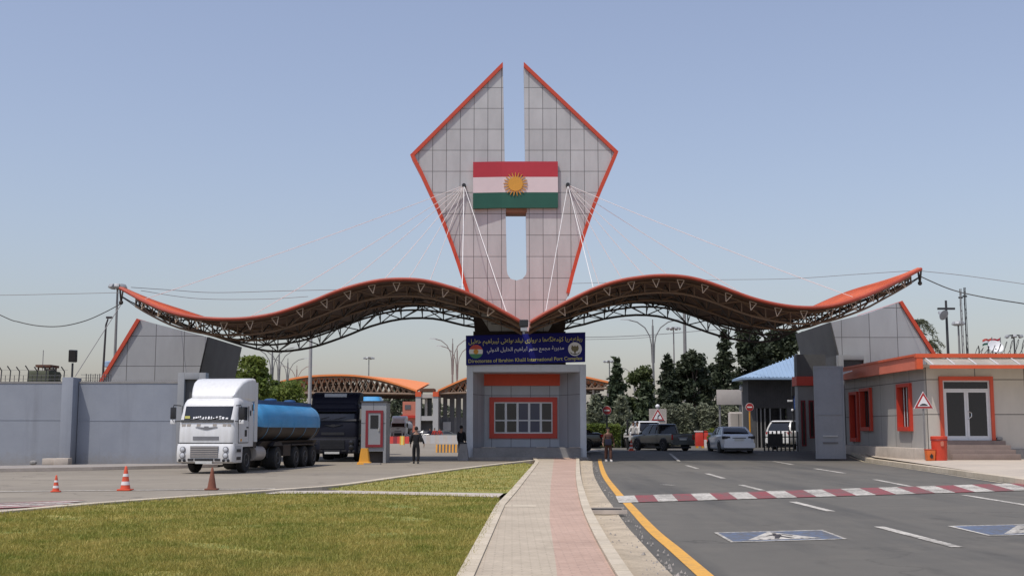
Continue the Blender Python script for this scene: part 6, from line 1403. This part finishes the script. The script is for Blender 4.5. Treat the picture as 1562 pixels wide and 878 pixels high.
# ================================================================== PEOPLE
def skin_mesh(name, V, E, Rr, m, parent, sub=1):
    me = bpy.data.meshes.new('tmp'); me.from_pydata([tuple(v) for v in V], E, []); o = bpy.data.objects.new('tmp', me); C.objects.link(o)
    md = o.modifiers.new('k', 'SKIN'); md.use_smooth_shade = True; md.branch_smoothing = .6
    for i, r in enumerate(Rr): me.skin_vertices[0].data[i].radius = r if isinstance(r, tuple) else (r, r)
    me.skin_vertices[0].data[0].use_root = True
    s = o.modifiers.new('s', 'SUBSURF'); s.levels = sub; s.render_levels = sub
    bpy.context.view_layer.update(); n = bpy.data.meshes.new_from_object(o.evaluated_get(bpy.context.evaluated_depsgraph_get())); bpy.data.objects.remove(o)
    n.name = name; n.materials.clear(); n.materials.append(M[m]); r = bpy.data.objects.new(name, n); C.objects.link(r); r.parent = parent; return r
def person(label, loc, rz_, h, top, legs, stride=.16, arms=((.10, .05), (.10, -.05)), bare_legs=False, hat=None):
    t = thing('person', label, 'person', loc, rz_); k = h/1.75
    hip, sh = .92, 1.43
    J = {'pel': (0, 0, .95), 'sp': (0, 0, 1.15), 'ch': (0, -.01, 1.34), 'nk': (0, 0, 1.49), 'h0': (0, -.01, 1.58), 'h1': (0, -.015, 1.67), 'h2': (0, 0, 1.74)}
    V = [J[q] for q in J]; E = [(0, 1), (1, 2), (2, 3), (3, 4), (4, 5), (5, 6)]; Q = [(.135, .10), (.125, .095), (.15, .10), .052, .075, .088, .05]
    SV = [(0, 0, .80), (0, 0, 1.08), (0, -.01, 1.36), (0, 0, 1.46)]; SE = [(0, 1), (1, 2), (2, 3)]; SQ = [(.185, .135), (.17, .125), (.19, .13), .08]
    TV = [(0, 0, 1.10), (0, 0, .93)]; TE = [(0, 1)]; TQ = [(.16, .115), (.15, .11)]
    shoes = []
    for s, st, (ax, ay) in ((-1, stride, arms[0]), (1, -stride, arms[1])):
        # arm
        pts = [(s*.17, 0, 1.41), (s*(.21), ay*.4, 1.27), (s*(.22+ax*.5), ay, 1.13), (s*(.22+ax), ay*1.6-.05, .93), (s*(.225+ax), ay*1.7-.07, .87)]
        b0 = len(V); V += pts; E += [(2, b0)]+[(b0+i, b0+i+1) for i in range(4)]; Q += [.062, .052, .045, .034, (.042, .022)]
        b1 = len(SV); SV += pts[:4]; SE += [(2, b1)]+[(b1+i, b1+i+1) for i in range(3)]; SQ += [.078, .066, .058, .050]
        w = b0+4; wx, wy_, wz_ = pts[4]
        for f in range(4):
            i0 = len(V); V += [(wx, wy_-.03+f*.02, wz_-.035), (wx-s*.008, wy_-.032+f*.021-.01, wz_-.08-.008*(f in (1, 2))), (wx-s*.022, wy_-.034+f*.021-.016, wz_-.11-.01*(f in (1, 2)))]; E += [(w, i0), (i0, i0+1), (i0+1, i0+2)]; Q += [.010, .0095, .008]
        i0 = len(V); V += [(wx-s*.02, wy_-.045, wz_-.03), (wx-s*.025, wy_-.06, wz_-.065)]; E += [(w, i0), (i0, i0+1)]; Q += [.011, .009]
        # leg
        kn = st*.55-.04; lp_ = [(s*.095, 0, .88), (s*.10, kn, .50), (s*.10, st, .10), (s*.105, st-.02, .045), (s*.115, st-.19, .035)]
        b0 = len(V); V += lp_; E += [(0, b0)]+[(b0+i, b0+i+1) for i in range(4)]; Q += [.085, .058, .042, .045, (.04, .028)]
        b1 = len(TV); e_ = lp_[:3]; TV += e_; TE += [(1, b1), (b1, b1+1), (b1+1, b1+2)]; TQ += [.115, .090, .078]
        shoes.append(lp_)
    body = skin_mesh('body', [Vector(v)*k for v in V], E, [tuple(np.array(q)*k) if isinstance(q, tuple) else q*k for q in Q], 'skin', t, 1)
    skin_mesh('shirt', [Vector(v)*k for v in SV], SE, [tuple(np.array(q)*k) if isinstance(q, tuple) else q*k for q in SQ], top, t, 1)
    skin_mesh('trousers', [Vector(v)*k for v in TV], TE, [tuple(np.array(q)*k) if isinstance(q, tuple) else q*k for q in TQ], legs, t, 1)
    for lp_ in shoes:
        x, y, z = lp_[2]; MB().loft([[Vector(((x+dx*q)*k, (y+dy)*k, zz*k)) for dx, zz in ((.045, 0), (.045, hz), (-.045, hz), (-.045, 0))] for dy, q, hz in ((.06, .8, .09), (.0, 1, .12), (-.1, 1.05, .08), (-.2, .8, .05))]).build('shoe', 'cloth_white' if bare_legs else 'black_plastic', t, smooth=60)
    MB().ball((0, .012*k, 1.685*k), .10*k, 12, (.92, 1.0, .98)).build('hair' if not hat else 'cap', hat or 'hair', t, smooth=60)
    # face: nose, eyes, mouth, ears
    MB().loft([[Vector(((x)*k, y*k, z*k)) for x, y in ((-.012, -.08), (.012, -.08), (.0, -.08-d))] for z, d in ((1.665, .01), (1.63, .035), (1.62, .01))]).build('nose', 'skin', t)
    for s in (-1, 1): MB().ball((s*.032*k, -.088*k, 1.655*k), .011*k, 6).build('eye', 'black_plastic', t); MB().ball((s*.088*k, 0, 1.64*k), .025*k, 6, (.4, .8, 1.2)).build('ear', 'skin', t)
    MB().bx(-.025*k, .025*k, -.092*k, -.08*k, 1.588*k, 1.596*k).build('mouth', 'kiosk_red', t)
    return t
p = gp(634.5, 706.5); person('person in dark clothes walking away between the kiosk and the booth', (p.x, p.y, 0), R(186), 1.68, 'cloth_black', 'cloth_black', .13, ((.16, .1), (.05, -.08)))
p = gp(928, 703, .02); p1_ = person('person in brown clothes carrying a dark bag by the yellow line', (p.x, p.y, gz(p.x, p.y)+.004), R(8), 1.66, 'cloth_brown', 'cloth_brown', .15, ((.12, -.14), (.1, .08)), True)
person('person in black standing behind the concrete bollard at the booth', (at(703.5, 690, 62.3).x, 62.3, 0), R(150), 1.76, 'cloth_black', 'cloth_black', .03, ((.03, .02), (.03, -.03)))
tg = thing('bag', 'dark navy bag held in front by the person in brown', 'bag', (p.x-.02, p.y-.2, .95)); MB().box((0, 0, 0), (.34, .12, .30)).build('pouch', 'cloth_navy', tg, bevel=.03); MB().path([(-.12, 0, .14), (-.08, 0, .26), (.08, 0, .26), (.12, 0, .14)], .012, 5).build('strap', 'cloth_navy', tg)
for px, Y, a, b_, r_, lab in ((966, 75, 'cloth_white', 'cloth_navy', 20, 'person in white shirt standing behind the barrier arm'), (972, 77, 'cloth_white', 'cloth_black', -60, 'second person in white standing behind the barrier arm, nearer the pickup')):
    person(lab, carpos(px, Y), R(r_), 1.72, a, b_, .05)
for px, a, lab in ((663, 'cloth_red', 'distant person in red near the customs hall entrance'), (671, 'cloth_red', 'distant person in red, nearer the dark cars'), (656, 'cloth_navy', 'distant person in navy near the customs hall entrance')):
    person(lab, (at(px, 640, 145).x, 145, 0), R(20), 1.75, a, 'cloth_navy', .05)

# ================================================================== TREES AND HEDGES
def cards(P, size, name, m, parent, up=.3, aspect=.55, seed=0):
    """leaf sized faces at points P (n,3) with random headings"""
    r = np.random.default_rng(seed); n = len(P)
    d = r.normal(size=(n, 3)); d[:, 2] = d[:, 2]*.6+up; d /= np.linalg.norm(d, axis=1)[:, None]
    e = r.normal(size=(n, 3)); e -= (e*d).sum(1)[:, None]*d; e /= np.linalg.norm(e, axis=1)[:, None]
    s = (size*(.6+.8*r.random(n)))[:, None]; w = s*aspect
    V = np.stack([P-d*s*.5, P+e*w*.5, P+d*s*.5, P-e*w*.5], 1).reshape(-1, 3)
    me = bpy.data.meshes.new(name); me.vertices.add(4*n); me.vertices.foreach_set('co', V.ravel().astype(np.float32)); me.loops.add(4*n); me.loops.foreach_set('vertex_index', np.arange(4*n, dtype=np.int32))
    me.polygons.add(n); me.polygons.foreach_set('loop_start', np.arange(0, 4*n, 4, dtype=np.int32)); me.polygons.foreach_set('loop_total', np.full(n, 4, np.int32)); me.update(calc_edges=True)
    me.materials.append(M[m]); o = bpy.data.objects.new(name, me); C.objects.link(o); o.parent = parent; return o
def broad(label, px, Y, ytop, wpx, m, n=5000, leaf=.3, zb=0, cat='tree', name='leafy_tree', group=None, low=.22, seed=1):
    p = at(px, 600, Y); hgt = at(781, ytop, Y).z-zb; rad_ = wpx/2/FPX*Y; t = thing(name, label, cat, (p.x, Y, zb), 0, group); r = np.random.default_rng(seed)
    lo_ = hgt*low; pts = []; nc = 54; tips = []
    for i in range(nc):
        z = lo_+(hgt-lo_)*(.05+.88*r.random()); u = (z-lo_)/(hgt-lo_); rr = rad_*(.35+.75*math.sin(PI*min(1, u*.75+.22)))*(.45+.55*r.random()**.5); a = r.random()*2*PI
        c_ = np.array([rr*math.cos(a)*.85, rr*math.sin(a)*.85, z]); tips.append(c_); q = r.normal(size=(n//nc, 3)); q /= np.linalg.norm(q, axis=1)[:, None]
        rc = rad_*(.30+.20*r.random()); q = q*(rc*r.random(n//nc)[:, None]**.4)*np.array([1, 1, .75]); pts.append(c_+q)
    P = np.concatenate(pts); P = P[P[:, 2] > .1]; P = P[P[:, 2] < hgt*1.01]
    cards(P, leaf, 'crown', m, t, .2, .6, seed)
    mb = MB(); mb.path([(0, 0, -.05), (.05, .02, hgt*.3), (-.03, .04, hgt*.62), (.02, 0, hgt*.85)], hgt*.028, 7, hgt*.006)
    for c_ in tips[::3]: mb.path([(0, 0, max(.3, c_[2]*.55)), tuple(c_*np.array([.5, .5, .85])), tuple(c_)], hgt*.009, 5, hgt*.002)
    mb.build('trunk', 'bark', t, smooth=60); return t
def conifer(label, px, Y, ytop, wpx, m='leaf_conifer', zb=.35, layers=22, seed=1, droop=.25, leaf=.50, shape_=1.0, name='conifer_tree', group='conifers beyond the car lanes', low=.06, per=13):
    p = at(px, 600, Y); hgt = at(781, ytop, Y).z-zb; rad_ = wpx/2/FPX*Y; t = thing(name, label, 'tree', (p.x, Y, zb), 0, group); r = np.random.default_rng(seed); pts = []; mb = MB()
    mb.path([(0, 0, -.05), (0, 0, hgt*.5), (.0, 0, hgt*.98)], hgt*.022, 7, .03)
    for L_ in range(layers):
        u = L_/(layers-1); z = hgt*(low+(.985-low)*u); R0 = rad_*((1-u)**shape_)*(.72+.5*r.random())+.12; nb = max(4, int(per*(1-u)+4))
        for b_ in range(nb):
            a = 2*PI*(b_+r.random()*.8)/nb; ln = R0*(.6+.5*r.random()); e = np.array([math.cos(a)*ln, math.sin(a)*ln, z+hgt*.035-droop*ln*.5+.25*r.normal()*.4])
            if L_ % 3 == 0 and b_ % 3 == 0: mb.tube((0, 0, z), tuple(e*np.array([.8, .8, 1])), .03, 4, .012)
            k = 20; s = r.random(k)**.55; q = np.array([0, 0, z])+(e-np.array([0, 0, z]))*s[:, None]; q[:, 2] -= .10*ln*s*s; q += r.normal(size=(k, 3))*np.array([.13, .13, .10])*(.5+ln*.45); pts.append(q)
    P = np.concatenate(pts); P = P[P[:, 2] > .05]
    cards(P, leaf, 'crown', m, t, -.15, .38, seed); mb.build('trunk', 'bark', t, smooth=60); return t
# left of the gate
broad('bright leafy tree beside the left pylon above the tanker', 381, 92, 538, 62, 'leaf_bright', 6500, .30, seed=3, low=.15)
broad('lower bushy yellow green tree behind the blue tank', 436, 96, 580, 74, 'leaf_bright', 5200, .28, seed=4, low=.1)
broad('lower leafy tree between the tall leafy tree and the bushy one', 405, 99, 572, 50, 'leaf_mid', 4200, .28, seed=5, low=.1)
broad('distant round tree left of the customs gate', 600, 260, 588, 34, 'leaf_far', 1800, .7, seed=6, low=.1)
broad('distant round tree touching the salmon house', 622, 265, 592, 30, 'leaf_far', 1600, .7, seed=7, low=.1)
# right of the gate
conifer('slender dark spruce just right of the booth', 941, 98, 551, 52, 'leaf_spruce', seed=11, shape_=.85)
broad('weeping pale green tree between two spruces', 977, 100, 556, 52, 'leaf_mid', 5200, .32, .35, 'tree', 'weeping_tree', None, .12, 12)
conifer('pointed dark spruce in the middle of the row', 1019, 96, 545, 62, 'leaf_conifer', seed=13, shape_=.8)
broad('broad dark evergreen with a rounded top', 1058, 97, 530, 56, 'leaf_conifer', 8000, .36, .35, 'tree', 'evergreen_tree', 'conifers beyond the car lanes', .08, 14)
conifer('tall narrow dark conifer left of the shed roof', 1107, 104, 506, 56, 'leaf_conifer', seed=15, shape_=.6, layers=26)
broad('tall dark evergreen behind the blue shed roof', 1152, 106, 498, 72, 'leaf_conifer', 9500, .38, .35, 'tree', 'evergreen_tree', 'conifers beyond the car lanes', .08, 16)
broad('tall dark evergreen touching the right pylon', 1196, 108, 494, 66, 'leaf_conifer', 8500, .38, .35, 'tree', 'evergreen_tree', 'conifers beyond the car lanes', .08, 17)
conifer('low bluish bush conifer beside the no entry sign', 908, 92, 606, 44, 'leaf_pale', seed=18, layers=14, shape_=.6)
conifer('pale bushy young conifer behind the barrier arm', 948, 86, 606, 40, 'leaf_pale', seed=19, layers=14, shape_=.55)
conifer('dark low spruce behind the white pickup', 985, 90, 585, 46, 'leaf_spruce', seed=20, layers=18, shape_=.6)
broad('shadowy evergreen between the spruce and the rounded evergreen', 1036, 108, 560, 50, 'leaf_conifer', 5200, .36, .35, 'tree', 'evergreen_tree', 'conifers beyond the car lanes', .06, 21)
broad('shadowy low evergreen left of the tall narrow conifer', 1083, 110, 552, 44, 'leaf_conifer', 5200, .36, .35, 'tree', 'evergreen_tree', 'conifers beyond the car lanes', .06, 22)
broad('small green bush beside the silver car', 1086, 72, 652, 16, 'leaf_bright', 1500, .14, .35, 'bush', 'bush', None, .02, 23)
broad('distant dark tree seen between booth and spruce', 915, 180, 600, 40, 'leaf_far', 1800, .6, .35, 'tree', 'leafy_tree', None, .05, 24)
# clipped hedge near the booth
def hedge(label, px0, px1, ytop, Y, m, n, dep=1.2, name='hedge'):
    a = at(px0, 640, Y).x; c = at(px1, 640, Y).x; zt = at(781, ytop, Y).z-.35; t = thing(name, label, 'hedge', ((a+c)/2, Y, .35)); r = np.random.default_rng(5); L_ = (c-a)/2
    P = np.c_[(r.random(n)*2-1)*L_, (r.random(n)-.5)*dep, zt*r.random(n)**.6]; P[:, 2] += .06*r.normal(size=n); P = P[P[:, 2] > .03]
    cards(P, .15, 'foliage', m, t, .2, .6); MB().loft([rrect(-L_*.98, L_*.98, -dep*.38, dep*.38, .1, z) for z in (0, zt*.9)]).build('core', 'leaf_conifer', t); return t
hedge('clipped bright green hedge right of the booth', 893, 945, 648, 80, 'leaf_bright', 9000)
hedge('darker end of the clipped hedge by the barrier stand', 947, 966, 652, 81, 'leaf_mid', 3500)
# dense row of young grey green cypresses
rows = None
for i in range(24):
    px = 1012+i*4.9+random.uniform(-1.5, 1.5); Y = 90+random.uniform(-.6, .6); lab = 'grey green young cypress in the dense row behind the cars'
    if i < 3:
        rows_i = conifer(lab, px, Y, 619+random.uniform(-3, 3), 11, 'leaf_pale', seed=40+i, layers=18, shape_=.3, leaf=.24, name='young_cypress', group='dense row of young cypresses', low=.02, per=7, droop=-.6)
        rows = (rows or [])+[rows_i]
    else:
        o = dup(rows[i % 3], (at(px, 600, Y).x, Y, .35), random.random()*6, None, (1, 1, random.uniform(.9, 1.06)))
# palms beside the right pylon
def palm(label, px, Y, ytop, seed, sc=1.):
    t = thing('palm_tree', label, 'tree', (at(px, 600, Y).x, Y, .35), 0, 'palms behind the right pylon'); r = random.Random(seed); h = at(781, ytop, Y).z-.35-.5
    MB().path([(-.9*sc, 0, 0), (-.4*sc, 0, h*.5), (0, 0, h)], .2, 8, .14).build('trunk', 'bark', t, smooth=60); P = []
    for f in range(17):
        a = f*2.4; el = r.uniform(-.2, 1.0); ln = r.uniform(1.1, 1.7)*sc
        for k in range(26):
            u = k/25; x = ln*u; z = ln*u*el*.9-1.15*ln*u*u
            for s in (-1, 1): P.append((x*math.cos(a)-s*.14*(1-u*.5)*math.sin(a)+r.gauss(0, .03), x*math.sin(a)+s*.14*(1-u*.5)*math.cos(a), h+.1+z-.06))
    cards(np.array(P), .30, 'crown', 'leaf_palm', t, -.3, .22, seed); return t
palm('drooping palm tree above the slope of the right pylon', 1405, 82, 480, 1, .9); palm('lower shaggy palm tree against the right pylon edge', 1420, 80, 512, 2, .65)
# far line of trees closing the horizon
def treeline(label, x0, x1, Y, h, n, seed):
    r = np.random.default_rng(seed); t = thing('treeline', label, 'trees', ((x0+x1)/2, Y, 0)); L_ = (x1-x0)/2; X_ = (r.random(n)*2-1)*L_
    env = h*(.55+.25*np.sin(X_*.05+seed)+.2*np.sin(X_*.17)); P = np.c_[X_, r.normal(size=n)*3, env*r.random(n)**.7]; o = cards(P, 1.6, 'foliage', 'leaf_far', t, .2, .7, seed); t['kind'] = 'stuff'; return t
treeline('far hazy line of trees closing the horizon behind the gate', -260, 260, 420, 11, 16000, 3)
# ================================================================== LIGHT
SUN_EL, SUN_AZ = R(64), R(42)                       # azimuth: degrees to the left of straight behind the camera
sd = Vector((-math.sin(SUN_AZ)*math.cos(SUN_EL), -math.cos(SUN_AZ)*math.cos(SUN_EL), math.sin(SUN_EL)))
su = bpy.data.lights.new('sun', 'SUN'); su.energy = 3.15; su.angle = R(.5); su.color = (1, .945, .86)
so = bpy.data.objects.new('sun', su); C.objects.link(so); so.rotation_euler = (-sd).to_track_quat('-Z', 'Y').to_euler()
w = bpy.data.worlds.new('World'); SC.world = w; w.use_nodes = True; t = w.node_tree
sk = t.nodes.new('ShaderNodeTexSky'); sk.sky_type = 'NISHITA'; sk.sun_disc = False; sk.sun_elevation = SUN_EL; sk.sun_rotation = math.atan2(sd.x, sd.y)
sk.altitude = 0; sk.air_density = 1.5; sk.dust_density = 1.5; sk.ozone_density = 6.0
hs = t.nodes.new('ShaderNodeHueSaturation'); hs.inputs['Saturation'].default_value = .74; t.links.new(sk.outputs[0], hs.inputs['Color'])   # dusty summer air: paler sky
tn = t.nodes.new('ShaderNodeMix'); tn.data_type = 'RGBA'; tn.blend_type = 'MULTIPLY'; tn.inputs[0].default_value = 1; tn.inputs[7].default_value = (1.025, .965, 1.035, 1)
t.links.new(hs.outputs[0], tn.inputs[6]); t.links.new(tn.outputs[2], t.nodes['Background'].inputs[0]); t.nodes['Background'].inputs[1].default_value = .130
SC.view_settings.view_transform = 'Standard'; SC.view_settings.look = 'None'; SC.view_settings.gamma = 1; SC.view_settings.use_curve_mapping = False
SC.view_settings.exposure = 0
SC.cycles.max_bounces = 8
